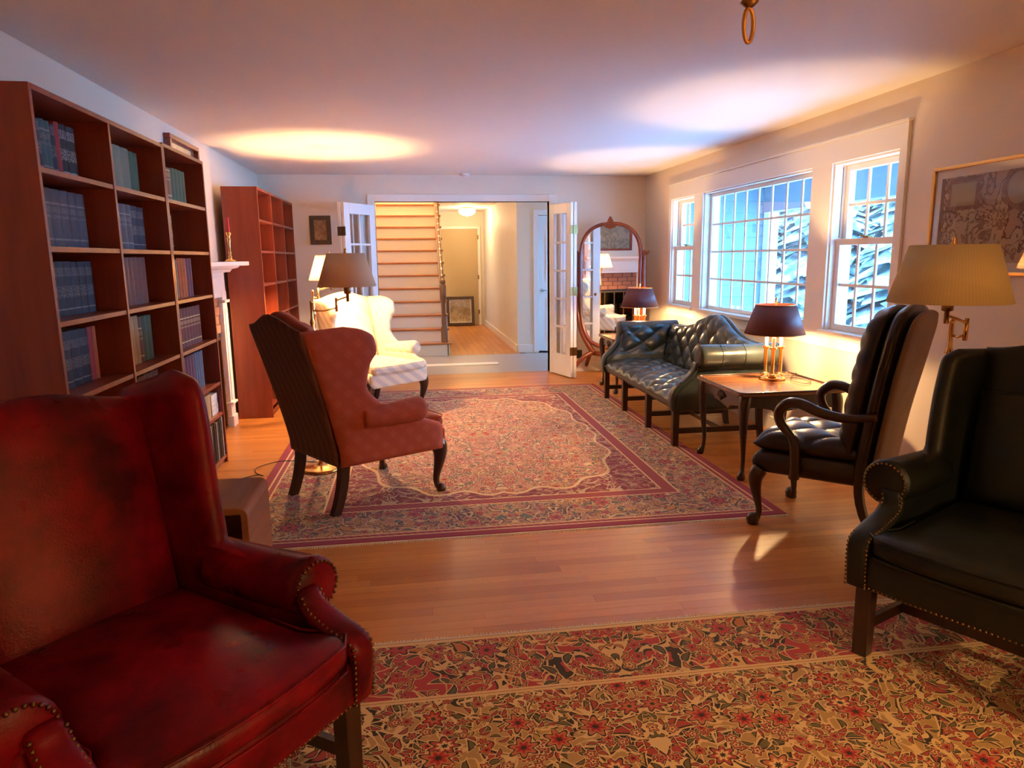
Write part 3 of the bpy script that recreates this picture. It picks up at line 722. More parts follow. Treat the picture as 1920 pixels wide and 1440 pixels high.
# ================================================================ rugs
def rug(x0, x1, y0, y1, mat, label, ends):
    cx, cy = (x0+x1)/2, (y0+y1)/2; hx, hy = (x1-x0)/2, (y1-y0)/2
    r = tag(empty('rug', (cx, cy, 0)), label, 'rug')
    G().box(-hx, hx, -hy, hy, 0.0005, 0.008).build('pile', mat, r, smooth=False, bevel=0.003)
    for s in ends:
        g = G(); yy = s*hy; n = int(2*hx/0.012)
        g.box(-hx, hx, min(yy, yy+s*0.012), max(yy, yy+s*0.012), 0.0005, 0.005)
        for i in range(n):
            a = -hx+i*2*hx/n; j = random.uniform(-0.004, 0.004); b = yy+s*(0.024+random.uniform(0, 0.008))
            g.add([(a, yy+s*0.01, 0.001), (a+0.007, yy+s*0.01, 0.001), (a+0.006+j, b, 0.001), (a+j, b, 0.001), (a+0.003, yy+s*0.012, 0.005)], [(0, 1, 4), (1, 2, 4), (2, 3, 4), (3, 0, 4)])
        f = g.build('fringe', 'cream_fringe', r, smooth=False); f['kind'] = 'stuff'
    return r
rug(*RUGS[0], 'far_rug', 'large Persian rug with burgundy corners under the pink wing chair and sofa', (-1, 1))
rug(*RUGS[1], 'near_rug', 'gold and red floral Persian rug under the dark green wing chair', (-1, 1))
RUG_Z = 0.0092

# ================================================================ bookcases and books
def bookcase(name, label, x_back, x_front, y0, y1, top, cols, shelves, group=None):
    b = tag(empty(name, (0, 0, 0)), label, 'bookcase', group)
    T = 0.022
    boxo('side_panel', 'cherry', x_back, x_front, y0, y0+T, 0, top, b, 0.002)
    boxo('side_panel', 'cherry', x_back, x_front, y1-T, y1, 0, top, b, 0.002)
    boxo('top_panel', 'cherry', x_back, x_front, y0+T, y1-T, top-T, top, b, 0.002)
    boxo('back_panel', 'cherry', x_back, x_back+0.008, y0+T, y1-T, 0.06, top-T, b)
    boxo('plinth', 'cherry', x_front-0.04, x_front-0.02, y0+T, y1-T, 0, 0.06, b)
    edges = [y0]+cols+[y1]
    for c in cols: boxo('divider', 'cherry', x_back+0.008, x_front, c-T/2, c+T/2, 0.06, top-T, b, 0.002)
    for i in range(len(edges)-1):
        a = edges[i]+(T if i == 0 else T/2); e = edges[i+1]-(T if i == len(edges)-2 else T/2)
        for z in shelves: boxo('shelf', 'cherry', x_back+0.008, x_front-0.004, a, e, z-T, z, b, 0.002)
    return b
SH = [0.06, 0.38, 0.60, 0.91, 1.225, 1.52, 1.82]
bookcase('tall_bookcase', 'tall cherry-red bookcase, two bays wide and filled with books, behind the red leather chair', -1.67, -1.37, 2.985, 4.445, 2.12, [3.70], SH)
bookcase('narrow_bookcase', 'narrow cherry-red bookcase of one bay between the book-filled bookcase and the fireplace', -1.67, -1.37, 4.447, 5.265, 2.13, [], SH)
bookcase('empty_bookcase', 'tall cherry-red bookcase with empty shelves in the corner beside the small framed picture', -1.615, -1.307, 6.70, 8.66, 2.105, [7.35, 8.0], [0.06, 0.34, 0.64, 0.94, 1.245, 1.545, 1.825])

def book_mat(name, col, band=None, style=0):
    t = NT(name); x, y, z = t.sep(t.coord('Object')); c = t.mix(t.noise(t.coord('Object'), 30, 3), tuple(v*0.8 for v in col), tuple(min(1, v*1.2) for v in col))
    if band:
        nb = t.noise(t.comb(t.mul(y, 150), t.mul(z, 300), 0.0), 1.0, 2)
        for i, (zz, w) in enumerate(((0.035, 0.004), (0.185, 0.004), (0.16, 0.012), (0.13, 0.007)) if style == 0 else ((0.19, 0.02), (0.03, 0.003), (0.11, 0.02), (0.09, 0.01))):
            k = t.lt(t.m('ABSOLUTE', t.sub(z, zz)), w)
            if w > 0.005: k = t.mul(k, t.gt(nb, 0.53))
            c = t.mix(t.mul(k, t.gt(x, 0.0)), c, band)
    M[name] = t.set(Base_Color=c, Roughness=0.6)
SIL = (0.22, 0.22, 0.23); GOLD = (0.55, 0.42, 0.2)
for n_, c_, b_, s_ in (('bk_slate', (0.085, 0.09, 0.12), SIL, 0), ('bk_navy', (0.022, 0.03, 0.055), SIL, 1), ('bk_black', (0.02, 0.02, 0.022), (0.45, 0.45, 0.45), 1), ('bk_teal', (0.05, 0.115, 0.13), SIL, 0),
                       ('bk_red', (0.35, 0.03, 0.03), None, 0), ('bk_orange', (0.45, 0.11, 0.02), None, 0), ('bk_green', (0.05, 0.10, 0.05), None, 0), ('bk_sage', (0.17, 0.21, 0.16), None, 0),
                       ('bk_tan', (0.42, 0.31, 0.17), None, 0), ('bk_cream', (0.55, 0.47, 0.33), (0.2, 0.15, 0.1), 1), ('bk_brown', (0.17, 0.085, 0.055), GOLD, 0), ('bk_rose', (0.19, 0.075, 0.06), None, 0),
                       ('bk_maroon', (0.13, 0.02, 0.03), GOLD, 0), ('bk_purple', (0.12, 0.03, 0.08), None, 0), ('bk_blue', (0.08, 0.12, 0.2), None, 0), ('bk_grey', (0.24, 0.23, 0.21), None, 0), ('bk_white', (0.72, 0.70, 0.66), None, 0), ('bk_album', (0.10, 0.08, 0.07), None, 0)):
    book_mat(n_, c_, b_, s_)
def book(y, z, w, h, d, mat, label, group, xs=-1.49, lean=0.0):
    """upright volume, spine at x = xs facing the room; spine, two boards and the page block"""
    r = tag(empty('book', (xs, y, z+0.001)), label, 'book', group)
    r.rotation_euler = (lean, 0, 0)
    k = 0.004 if w > 0.016 else w*0.22
    n = 6; pts = [(-0.004, 0.0)]+[(0.008*math.sin(PI*i/n)*(1 if w > 0.012 else 0.3), w*i/n) for i in range(n+1)]+[(-0.004, w)]
    G().prism(pts, 2, 0, h).build('cover', mat, r, smooth=False)
    G().box(-d, -0.004, 0, k, 0, h).box(-d, -0.004, w-k, w, 0, h).build('board', mat, r, smooth=False)
    boxo('pages', 'paper_white', -d+0.004, -0.005, k, w-k, 0.003, h-0.003, r)
    return r
def shelf_of(y0, y1, z, items, group, xs=None):
    """items: (material, label, width, height, count); laid side by side from y0"""
    y = y0; xs = xs or (-1.49 if y0 < 3.5 else -1.475 if y0 < 4.4 else -1.44); d = xs+1.652
    for mat, label, w, h, n in items:
        for i in range(n):
            ww = w*random.uniform(0.94, 1.06)
            if y+ww > y1: return
            book(y, z, ww-0.001, h*random.uniform(0.995, 1.005), d, mat, label, group, xs); y += ww
A0, A1, B0, B1, C0, C1 = 3.010, 3.688, 3.713, 4.422, 4.472, 5.240
Z = dict(zip('gfedcba', SH))
shelf_of(3.24, A1, Z['a'], [('bk_navy', 'navy book beside the pale teal pair on the top shelf of the first bay', 0.05, 0.22, 1), ('bk_teal', 'pale teal book on the top shelf between navy and rose books', 0.045, 0.225, 2), ('bk_navy', 'navy book beside the rose-red book on the top shelf', 0.045, 0.22, 1), ('bk_red', 'rose-red book on the top shelf beside the black books', 0.04, 0.235, 1), ('bk_black', 'black book with white lettering on the top shelf beside the rose-red book', 0.075, 0.235, 2)], 'books on the top shelf of the first bay', -1.49)
shelf_of(A0, A1, Z['b'], [('bk_slate', 'slate-grey bound volume with silver bands in the first bay, second shelf from the top', 0.078, 0.245, 8)], 'slate volumes in the first bay')
shelf_of(A0, A1, Z['c'], [('bk_navy', 'dark navy reference volume in the first bay, third shelf from the top', 0.07, 0.235, 9)], 'navy volumes in the first bay, third shelf')
shelf_of(A0, A1, Z['d'], [('bk_blue', 'blue paperback in the first bay, on the shelf holding the orange binder', 0.06, 0.245, 1), ('bk_navy', 'navy volume with pale lettering beside the orange binder', 0.085, 0.25, 5), ('bk_red', 'red binder at the end of the navy volumes', 0.05, 0.25, 1), ('bk_orange', 'orange binder at the end of the navy volumes', 0.035, 0.25, 1)], 'books on the orange binder shelf')
shelf_of(B0, B1, Z['a'], [('bk_navy', 'navy book on the top shelf beside the sage green books', 0.09, 0.22, 2), ('bk_grey', 'grey book on the top shelf beside the navy books', 0.05, 0.225, 2), ('bk_sage', 'sage green book on the top shelf of the second bay', 0.10, 0.23, 2), ('bk_green', 'dark green book on the top shelf of the second bay', 0.06, 0.225, 2)], 'books on the top shelf of the second bay')
shelf_of(B0, B1, Z['b'], [('bk_slate', 'slate-grey bound volume in the second bay, second shelf from the top', 0.075, 0.235, 6), ('bk_navy', 'navy volume ending the slate set in the second bay', 0.09, 0.235, 2)], 'volumes in the second bay, second shelf')
shelf_of(B0, B1, Z['c'], [('bk_rose', 'dull rose-brown bound volume in the second bay, third shelf from the top', 0.065, 0.255, 9)], 'rose-brown volumes in the second bay')
shelf_of(B0, B1, Z['d'], [('bk_cream', 'cream magazine in the second bay, on the shelf of pale magazines', 0.05, 0.26, 5), ('bk_tan', 'tan magazine binder beside the cream magazines', 0.06, 0.26, 2), ('bk_brown', 'brown picture-covered book beside the cream magazines', 0.05, 0.25, 1), ('bk_green', 'dark green book ending the row of cream magazines', 0.075, 0.25, 2)], 'books on the pale magazine shelf')
shelf_of(B0, B1, Z['e'], [('bk_black', 'black volume low in the second bay beside the brown one', 0.10, 0.23, 3), ('bk_brown', 'brown volume low in the second bay beside the black ones', 0.10, 0.24, 3)], 'books on the low shelf of the second bay')
shelf_of(C0, C1, Z['a'], [('bk_brown', 'brown volume at the top of the narrow bookcase', 0.10, 0.20, 3), ('bk_green', 'dark green volume at the top of the narrow bookcase', 0.07, 0.21, 4)], 'books at the top of the narrow bookcase')
shelf_of(C0, C1, Z['b'], [('bk_black', 'black book on the second shelf of the narrow bookcase', 0.08, 0.22, 3)], 'black books in the narrow bookcase')
shelf_of(C0, C1, Z['c'], [('bk_grey', 'pale grey book beside the orange one in the narrow bookcase', 0.05, 0.24, 5), ('bk_orange', 'orange book on the middle shelf of the narrow bookcase', 0.06, 0.25, 3), ('bk_purple', 'purple book beside the orange one in the narrow bookcase', 0.06, 0.25, 2)], 'books on the middle shelf of the narrow bookcase')
shelf_of(C0, C1, Z['d'], [('bk_maroon', 'maroon volume with gold bands in the narrow bookcase', 0.065, 0.25, 10)], 'maroon volumes in the narrow bookcase')
shelf_of(C0, C1, Z['e'], [('bk_purple', 'purple book on the lower shelf of the narrow bookcase', 0.06, 0.25, 7), ('bk_blue', 'blue-grey book on the lower shelf of the narrow bookcase', 0.05, 0.25, 4)], 'books on the lower shelf of the narrow bookcase')
# low shelf: a tan slipcase and a stack of white books lying flat; record albums below
shelf_of(4.80, 5.06, Z['f'], [('bk_tan', 'tan box-bound volume on the low shelf beside the white stack', 0.12, 0.17, 2)], 'tan volumes on the low shelf', -1.40)
for i, (w, hgt, dd) in enumerate(((0.16, 0.035, 0.15), (0.165, 0.03, 0.16), (0.15, 0.032, 0.15), (0.155, 0.045, 0.14))):
    r = tag(empty('book', (-1.40, 5.07, 0.381+[0, 0.036, 0.067, 0.100][i])), ['white book at the bottom of the flat stack on the low shelf', 'second white book up the flat stack on the low shelf', 'third white book up the flat stack on the low shelf', 'white book topping the flat stack on the low shelf'][i], 'book', 'white books lying flat')
    G().box(-dd, 0, 0, w, 0, 0.003).box(-dd, 0, 0, w, hgt-0.004, hgt-0.001).box(-0.003, 0, 0, w, 0.003, hgt-0.004).build('cover', 'bk_white', r, smooth=False)
    boxo('pages', 'paper_white', -dd+0.004, -0.003, 0.004, w-0.004, 0.003, hgt-0.004, r)
for i in range(16):
    y = 4.50+i*0.046
    o = G().box(-0.255, 0, 0, 0.012+0.02*(i % 3 == 0), 0, 0.275+0.004*(i % 4)).box(-0.005, 0.002, 0.003, 0.008, 0.02, 0.26).build('record_album', 'bk_album' if i % 3 else 'bk_grey', None, smooth=False, bevel=0.001)
    o.location = (-1.378, y, 0.0615)
    tag(o, 'tall dark record album standing at the bottom of the narrow bookcase' if i % 3 else 'tall grey record album standing at the bottom of the narrow bookcase', 'record album', 'record albums')

# ================================================================ fireplace
fp = tag(empty('fireplace', (0, 0, 0)), 'white wooden mantelpiece around a brick hearth on the bookcase wall', 'fireplace')
FY0, FY1, FX = 5.285, 6.52, XL
boxo('breast_side', 'white_trim', FX, FX+0.05, FY1-0.10, FY1, 0, 1.40, fp); boxo('breast_side', 'white_trim', FX, FX+0.05, FY0, FY0+0.10, 0, 1.40, fp)
for y0, y1 in ((FY0, FY0+0.14), (FY1-0.14, FY1)):
    pil = boxo('pilaster', 'white_trim', FX+0.05, FX+0.095, y0, y1, 0.10, 1.20, fp, 0.004)
    boxo('pilaster_panel', 'white_trim', FX+0.095, FX+0.104, y0+0.03, y1-0.03, 0.24, 1.05, fp, 0.004)
    boxo('plinth_block', 'white_trim', FX+0.05, FX+0.11, y0-0.004, y1+0.004, 0, 0.10, fp, 0.004)
    boxo('plinth_cap', 'white_trim', FX+0.05, FX+0.118, y0-0.012, y1+0.012, 0.205, 0.225, fp, 0.004)
    boxo('capital', 'white_trim', FX+0.05, FX+0.118, y0-0.012, y1+0.012, 1.10, 1.125, fp, 0.004)
boxo('frieze', 'white_trim', FX+0.05, FX+0.09, FY0, FY1, 1.15, 1.40, fp, 0.004)
boxo('frieze_panel', 'white_trim', FX+0.09, FX+0.10, FY0+0.2, FY1-0.2, 1.19, 1.32, fp, 0.004)
G().prism([(FX+0.05, 1.36), (FX+0.13, 1.36), (FX+0.15, 1.385), (FX+0.20, 1.40), (FX+0.23, 1.42), (FX+0.05, 1.42)], 1, FY0-0.0, FY1+0.05).v
g = G()
prof = [(FX+0.02, 1.36), (FX+0.13, 1.36), (FX+0.15, 1.385), (FX+0.20, 1.395), (FX+0.22, 1.415), (FX+0.02, 1.415)]
v = [(x, y, z) for y in (FY0, FY1+0.05) for x, z in prof]; n = len(prof)
g.add(v, [tuple(range(n)), tuple(range(2*n-1, n-1, -1))]+[(i, (i+1) % n, n+(i+1) % n, n+i) for i in range(n)]).build('cornice_moulding', 'white_trim', fp, smooth=False)
boxo('mantel_shelf', 'white_trim', FX+0.02, FX+0.29, FY0-0.01, FY1+0.09, 1.415, 1.45, fp, 0.006)
sur = boxo('hearth_surround', 'iron', FX+0.002, FX+0.05, FY0+0.14, FY1-0.14, 0.0, 1.15, fp)
bm_ = None
for row in range(15):
    z = 0.005+row*0.0765; off = 0.0 if row % 2 else 0.1; y = FY0+0.14-off
    while y < FY1-0.14:
        a, b = max(y, FY0+0.14), min(y+0.195, FY1-0.14); y += 0.205
        if b-a < 0.03: continue
        if z < 0.80 and b > FY0+0.19 and a < FY1-0.19:
            if a < FY0+0.19: b = FY0+0.19
            elif b > FY1-0.19: a = FY1-0.19
            else: continue
            if b-a < 0.03: continue
        if bm_ is None:
            o = G().box(0, 1, 0, 1, 0, 1).build('brick', 'brick_red', sur, smooth=False); bm_ = o.data
        else:
            o = bpy.data.objects.new('brick', bm_); COL.objects.link(o); o.parent = sur
        o.location = (FX+0.05, a+0.004, z); o.scale = (0.012, b-a-0.008, 0.068)
fd = boxo('fire_screen', 'smoked_glass', FX+0.056, FX+0.060, FY0+0.20, FY1-0.20, 0.03, 0.80, fp)
for y in np.linspace(FY0+0.20, FY1-0.22, 5): boxo('screen_bar', 'dark_brass', FX+0.060, FX+0.072, y, y+0.02, 0.03, 0.80, fp)
boxo('screen_bar', 'dark_brass', FX+0.060, FX+0.072, FY0+0.20, FY1-0.20, 0.79, 0.815, fp); boxo('screen_bar', 'dark_brass', FX+0.060, FX+0.072, FY0+0.20, FY1-0.20, 0.01, 0.03, fp)
# picture above the mantel
pm = tag(empty('mantel_picture', (FX+0.002, 5.88, 1.56), PI/2), 'grey-green landscape picture in a wooden frame above the mantel', 'picture')
picture(pm, 0.72, 0.80, 0.035, 'red_mahogany', 'print_mantel', 0.045, 0.0, 'picture_glass')
# candlesticks
for y, lab in ((6.33, 'brass candlestick with a red candle on the mantel end beside the empty bookcase'), (5.42, 'brass candlestick with a red candle on the mantel end beside the narrow bookcase')):
    c = tag(empty('candlestick', (FX+0.20, y, 1.4512)), lab, 'candlestick')
    G().lathe([(0.001, 0), (0.042, 0), (0.045, 0.008), (0.03, 0.016), (0.012, 0.025), (0.016, 0.04), (0.009, 0.055), (0.014, 0.075), (0.008, 0.09), (0.010, 0.15), (0.016, 0.19), (0.010, 0.205), (0.019, 0.225), (0.021, 0.24), (0.014, 0.243)], seg=16).build('stick', 'brass', c)
    G().lathe([(0.001, 0.243), (0.012, 0.243), (0.0115, 0.36), (0.004, 0.368)], seg=12).build('candle', 'candle_red', c)
    G().tube([(0, 0, 0.366), (0, 0.001, 0.38)], 0.0012, 5).build('wick', 'iron', c)

# ================================================================ pictures on the walls
pic = tag(empty('small_picture', (-1.012, YF-0.001, 1.635)), 'small print in a wide dark frame on the end wall beside the French door', 'picture')
picture(pic, 0.245, 0.335, 0.052, 'dark_frame', 'print_small', 0.022)
t = NT('old_map'); p = t.coord('Object'); x, y, z = t.sep(p)
n = t.noise(p, 7, 6, 0.65, 0.6); land = t.gt(t.noise(p, 3.2, 5, 0.6), 0.52)
c = t.mix(t.mul(land, 0.5), (0.58, 0.45, 0.30), (0.50, 0.27, 0.19))
c = t.mix(t.mul(t.lt(t.m('ABSOLUTE', t.sub(n, 0.5)), 0.022), 0.75), c, (0.17, 0.08, 0.06))
c = t.mix(t.mul(t.lt(t.m('ABSOLUTE', t.sub(t.noise(p, 3.2, 5, 0.6), 0.52)), 0.008), 0.9), c, (0.14, 0.06, 0.05))
def rect(cx, cz, w, h): return t.mul(t.lt(t.m('ABSOLUTE', t.sub(x, cx)), w), t.lt(t.m('ABSOLUTE', t.sub(z, cz)), h))
wob = t.mul(t.sub(t.noise(p, 26, 2), 0.5), 0.09); x0_ = x; x = t.add(x, wob)
c = t.mix(t.mul(rect(-0.45, 0.43, 0.118, 0.085), 0.75), c, (0.30, 0.15, 0.11)); x = x0_; c = t.mix(rect(-0.455, 0.425, 0.085, 0.06), c, (0.46, 0.38, 0.24))
rr = t.m('SQRT', t.add(t.m('POWER', t.sub(x, -0.10), 2.0), t.m('POWER', t.mul(t.sub(z, 0.43), 0.85), 2.0)))
rw = t.add(rr, wob); c = t.mix(t.mul(t.lt(rw, 0.098), 0.75), c, (0.30, 0.16, 0.11)); c = t.mix(t.lt(rr, 0.066), c, (0.50, 0.40, 0.26))
bx = t.m('MAXIMUM', t.m('ABSOLUTE', t.m('DIVIDE', x, 0.60)), t.m('ABSOLUTE', t.m('DIVIDE', t.sub(z, 0.295), 0.245)))
c = t.mix(t.gt(bx, 0.985), c, (0.25, 0.14, 0.10))
M['old_map'] = t.set(Base_Color=c, Roughness=0.8)
mp = tag(empty('framed_map', (XR-0.001, 3.06, 1.335), -PI/2), 'antique map in a thin gilt frame on the wall beside the window', 'picture')
picture(mp, 1.36, 0.585, 0.018, 'gilt', 'old_map', 0.025, 0.045)

# wall plates, smoke detector, hanging ring
o = G().lathe([(0.001, 0), (0.062, 0), (0.066, -0.012), (0.055, -0.03), (0.03, -0.036), (0.001, -0.037)], seg=20).build('smoke_detector', 'plastic_white')
o.location = (0.70, 8.58, H); tag(o, 'round white smoke detector on the ceiling above the opening', 'smoke detector')
for (x, z), nm, lab in (((2.02, 1.22), 'light_switch', 'small dark switch plate on the end wall behind the mirror'), ((2.14, 0.22), 'wall_outlet', 'dark outlet plate low on the end wall behind the mirror')):
    r = tag(empty(nm, (x, YF, z)), lab, 'wall plate'); boxo('plate', 'outlet_brown', -0.035, 0.035, -0.006, 0, -0.055, 0.055, r, 0.002); boxo('rocker', 'iron', -0.012, 0.012, -0.010, -0.006, -0.02, 0.02, r, 0.002)
ch = tag(empty('pendant_lantern', (0.69, 1.42, 0)), 'brass pendant hanging from the ceiling with a ring at its foot', 'pendant')
G().lathe([(0.001, H), (0.06, H), (0.055, H-0.02), (0.012, H-0.035)], seg=20).build('ceiling_canopy', 'brass', ch)
G().tube([(0, 0, H-0.03), (0, 0, 2.06)], 0.006, 8).build('rod', 'brass', ch)
G().lathe([(0.008, 2.06), (0.03, 2.045), (0.05, 2.01), (0.035, 1.98), (0.015, 1.965), (0.012, 1.955), (0.018, 1.948), (0.010, 1.94), (0.001, 1.935)], seg=18).build('body', 'dark_brass', ch)
ring = [(0.0135*math.sin(a), 0.007*math.sin(a), 1.905+0.032*math.cos(a)) for a in np.linspace(0, 2*PI, 25)]
G().tube(ring, 0.0042, 8, cap=False).build('pull_ring', 'gilt', ch)

# ================================================================ seating
def cabriole(g, x, y, z1, dx, dy, r=0.036, foot=0.03, ball=False):
    """S-curved leg from the knee at height z1 to a pad foot, bowing outward along (dx,dy)"""
    prof = [(0.00, z1, r*1.25), (0.018, z1*0.92, r*1.25), (0.026, z1*0.80, r*1.05), (0.020, z1*0.62, r*0.82), (0.006, z1*0.42, r*0.60), (-0.004, z1*0.24, r*0.47), (0.004, z1*0.12, r*0.50), (0.022, z1*0.06, foot*0.95), (0.028, z1*0.025, foot), (0.028, 0.0, foot*0.8)]
    q = spline([(x+dx*o, y+dy*o, z, rr) for o, z, rr in prof], 4)
    g.tube([p[:3] for p in q], [max(0.004, p[3]) for p in q], 10)
    g.v = [(a_, b_, max(0.0, c_)) for a_, b_, c_ in g.v]
    if ball: g.ball((x+dx*0.03, y+dy*0.03, 0.03), 0.036, 10, 8)
    return g
def taper_leg(g, x, y, z1, w=0.048, w2=0.036, dx=0.0, dy=0.0):
    a, b = w/2, w2/2
    g.hexa([(x+dx-b, y+dy-b, 0), (x+dx+b, y+dy-b, 0), (x+dx+b, y+dy+b, 0), (x+dx-b, y+dy+b, 0)], [(x-a, y-a, z1), (x+a, y-a, z1), (x+a, y+a, z1), (x-a, y+a, z1)]); return g
def sabre_leg(g, x, y, z1, back, w=0.046):
    """raked rear leg curving backwards"""
    n = 6; vs = []
    for i in range(n+1):
        u = i/n; z = z1*(1-u); xo = x-back*u*u; a = w/2*(1-0.12*u); vs += [(xo-a, y-a, z), (xo+a, y-a, z), (xo+a, y+a, z), (xo-a, y+a, z)]
    fs = [(0, 1, 2, 3), tuple(4*n+k for k in (3, 2, 1, 0))]
    for i in range(n):
        for k in range(4): fs.append((4*i+k, 4*i+(k+1) % 4, 4*(i+1)+(k+1) % 4, 4*(i+1)+k))
    g.add(vs, fs); return g
def nails(g, pts, step=0.016, r=0.0055):
    """dome-headed nails evenly along a polyline"""
    P = [Vector(p) for p in pts]; acc = 0.0
    for a, b in zip(P, P[1:]):
        L = (b-a).length; d = acc
        while d < L:
            g.ball(a.lerp(b, d/L), r, 6, 4); d += step
        acc = d-L

def wing_chair(name, label, loc, deg, mat, back_mat=None, legs='cabriole', leather_arms=False, arm_z=0.62, top=1.12, wing_top=1.08, wood='mahogany', frame_z=0.27, rake=0.20, wing_fwd=0.0, nail=None, s=1.0, cushion_back=False, arm_x=0.20, camel=0.045, dome=0.028, wing_drop=0.015):
    c = tag(empty(name, loc, math.radians(deg)), label, 'armchair'); c.scale = (s, s, s)
    XB = -0.33
    def xb(z): return XB-rake*max(0.0, (z-0.35)/0.8)**1.15
    # inside back
    def bf(u, v):
        hump = camel*(0.5+0.5*math.cos(PI*min(1, abs(u))))
        zt = top-camel+hump; z = frame_z+0.06+(zt-frame_z-0.06)*(v+1)/2
        hw = 0.265+0.035*(z-0.3)/0.8
        return (xb(z)+0.045, u*hw, z)
    G().pad(bf, lambda u, v: 0.045+0.03*(1-u*u)*(1-0.5*v*v), 0.03, 18, 22, 10, 12).build('backrest', mat, c, weld=True)
    if cushion_back:
        def cb(u, v):
            z = 0.47+0.22*(v+1); return (xb(z)+0.12+0.01*v, u*0.255, z)
        G().pad(cb, lambda u, v: 0.05+0.02*(1-u*u), 0.03, 16, 14, 6, 6).build('back_cushion', mat, c, weld=True)
    # outside back
    def ob(u, v):
        hump = camel*(0.5+0.5*math.cos(PI*min(1, abs(u)))); zt = top-camel-0.01+hump; z = frame_z+(zt-frame_z)*(v+1)/2
        return (xb(z)-0.015, u*(0.285+0.035*(z-0.3)/0.8), z)
    G().pad(ob, 0.016, 0.016, 14, 22, 24, 24).build('outside_back', back_mat or mat, c, weld=True)
    # wings run down into the arm panels
    az = arm_z
    if leather_arms:
        prof = [(frame_z, 0.37), (0.42, 0.37), (0.445, 0.34), (0.48, 0.25), (az-0.06, arm_x), (az-0.02, arm_x-0.01), (az+0.012, -0.075+wing_fwd), (az+0.05, -0.08+wing_fwd), (az+0.2, -0.105+wing_fwd), (wing_top-0.10, -0.135+wing_fwd), (wing_top-0.03, -0.165+wing_fwd), (wing_top, -0.24+wing_fwd)]
    else:
        prof = [(frame_z, 0.335), (0.435, 0.335), (0.465, 0.30), (0.50, 0.19), (az-0.04, 0.15), (az-0.02, 0.10), (az+0.0, -0.06), (az+0.04, -0.11), (az+0.12, -0.165), (az+0.25, -0.14), (wing_top-0.15, -0.10+wing_fwd), (wing_top-0.07, -0.115+wing_fwd), (wing_top-0.02, -0.19+wing_fwd), (wing_top, -0.29+wing_fwd)]
    for sd in (1, -1):
        def wf(u, v, sd=sd):
            z = frame_z+(wing_top-frame_z)*(v+1)/2; a, b = xb(z)-0.005, curve(z, prof); x = a+(b-a)*(u+1)/2; zz = z-wing_drop*(1-u)/2*max(0.0, v)**2
            y = 0.30+0.075*(x+0.36)/0.7+0.03*max(0, z-0.65)
            if z > az-0.1: y += 0.02*math.sin(max(0, (x-a)/0.35))
            return (x, sd*y, zz)
        G().pad(wf, 0.036, 0.036, 18, 46, 9, 26).build('wing', mat, c, weld=True)
        # rolled arm
        xa, xe = -0.20, (arm_x if leather_arms else 0.15)
        R = 0.085 if leather_arms else 0.075
        ym = 0.378 if leather_arms else 0.385
        n = 14; path, rad = [], []
        for i in range(n+1):
            u = i/n; x = xa+(xe-xa)*u; path.append((x, sd*(ym-(0.02 if leather_arms else 0.05)*(1-u)), az-R*0.85+0.012*u*u)); rad.append(R*((0.97+0.03*u) if leather_arms else (0.78+0.22*u)))
        if not leather_arms:
            for k, f in ((0.016, 0.94), (0.03, 0.8), (0.04, 0.55), (0.044, 0.2)): path.append((xe+k, sd*ym, az-R*0.85+0.012)); rad.append(R*f)
        ar = G().tube(path, rad, 18).build('arm', mat, c)
        if leather_arms:
            # scrolled front facing
            cz = az-R*0.85+0.012
            G().lathe([(0.001, 0.012), (R*0.9, 0.010), (R, 0.0), (R, -0.02)], seg=22).v
            dsc = G().lathe([(0.001, 0.016), (R*0.80, 0.014), (R*0.97, 0.004), (R*1.0, -0.02)], seg=24)
            dsc.v = [(xe+z_, sd*ym+x_, cz+y_) for x_, y_, z_ in dsc.v]
            dsc.build('arm_scroll', mat, c)
            line = spline([(0.385, 0.345, frame_z), (0.39, 0.345, 0.40), (0.372, 0.344, 0.445), (0.30, 0.338, 0.472), (arm_x+0.045, 0.335, 0.505), (arm_x+0.018, 0.337, 0.54), (arm_x+0.010, 0.352, cz-0.02)], 6)
            def ff(u, v, sd=sd):
                k = (v+1)/2*(len(line)-1); i = min(int(k), len(line)-2); f = k-i; p = [line[i][j]*(1-f)+line[i+1][j]*f for j in range(3)]
                w_ = 0.034+0.012*(1-abs(2*((v+1)/2)-1))
                return (p[0], sd*p[1]+u*w_, p[2])
            G().pad(ff, 0.02, 0.02, 10, 30, 4, 14).build('arm_facing', mat, c, weld=True)
            if nail:
                ng = G()
                nails(ng, [(xe+0.014, sd*ym+R*0.86*math.cos(a), cz+R*0.86*math.sin(a)) for a in np.linspace(0, 2*PI, 40)])
                for e in (-1, 1): nails(ng, [(p[0]+0.012, sd*p[1]+e*0.034, p[2]+0.008) for p in line[:-4]])
                o = ng.build('nailhead', nail, c); o['kind'] = 'stuff'
    # seat frame, front rail and cushion
    G().pad(lambda u, v: (0.02+0.335*v, u*(0.315+0.03*v), (frame_z+0.40)/2), (0.40-frame_z)/2, (0.40-frame_z)/2, 14, 14, 24, 24).build('seat_frame', mat, c, weld=True)
    zf = (frame_z+0.40)/2
    G().pad(lambda u, v: (0.37+0.012*(1-u*u), u*0.345, zf+v*(0.40-frame_z)/2), 0.022, 0.03, 18, 10, 16, 8).build('front_rail', mat, c, weld=True)
    def sf(u, v):
        x = 0.05+0.355*v; hw = 0.275 if x < 0.30 else 0.275+0.055*sstep(min(1, (x-0.30)/0.08))
        if leather_arms and x > 0.24: hw = 0.275+0.045*sstep(min(1, (x-0.24)/0.1))
        if v > 0.86: hw -= 0.045*((v-0.86)/0.14)**2
        return (x+0.028*(1-u*u)*(v > 0)*v, u*hw, 0.435)
    G().pad(sf, lambda u, v: 0.040+dome*(1-u*u)*(1-v*v), 0.042, 22, 22, 24, 24, flip=True).build('seat_cushion', mat, c, weld=True)
    wt = G()
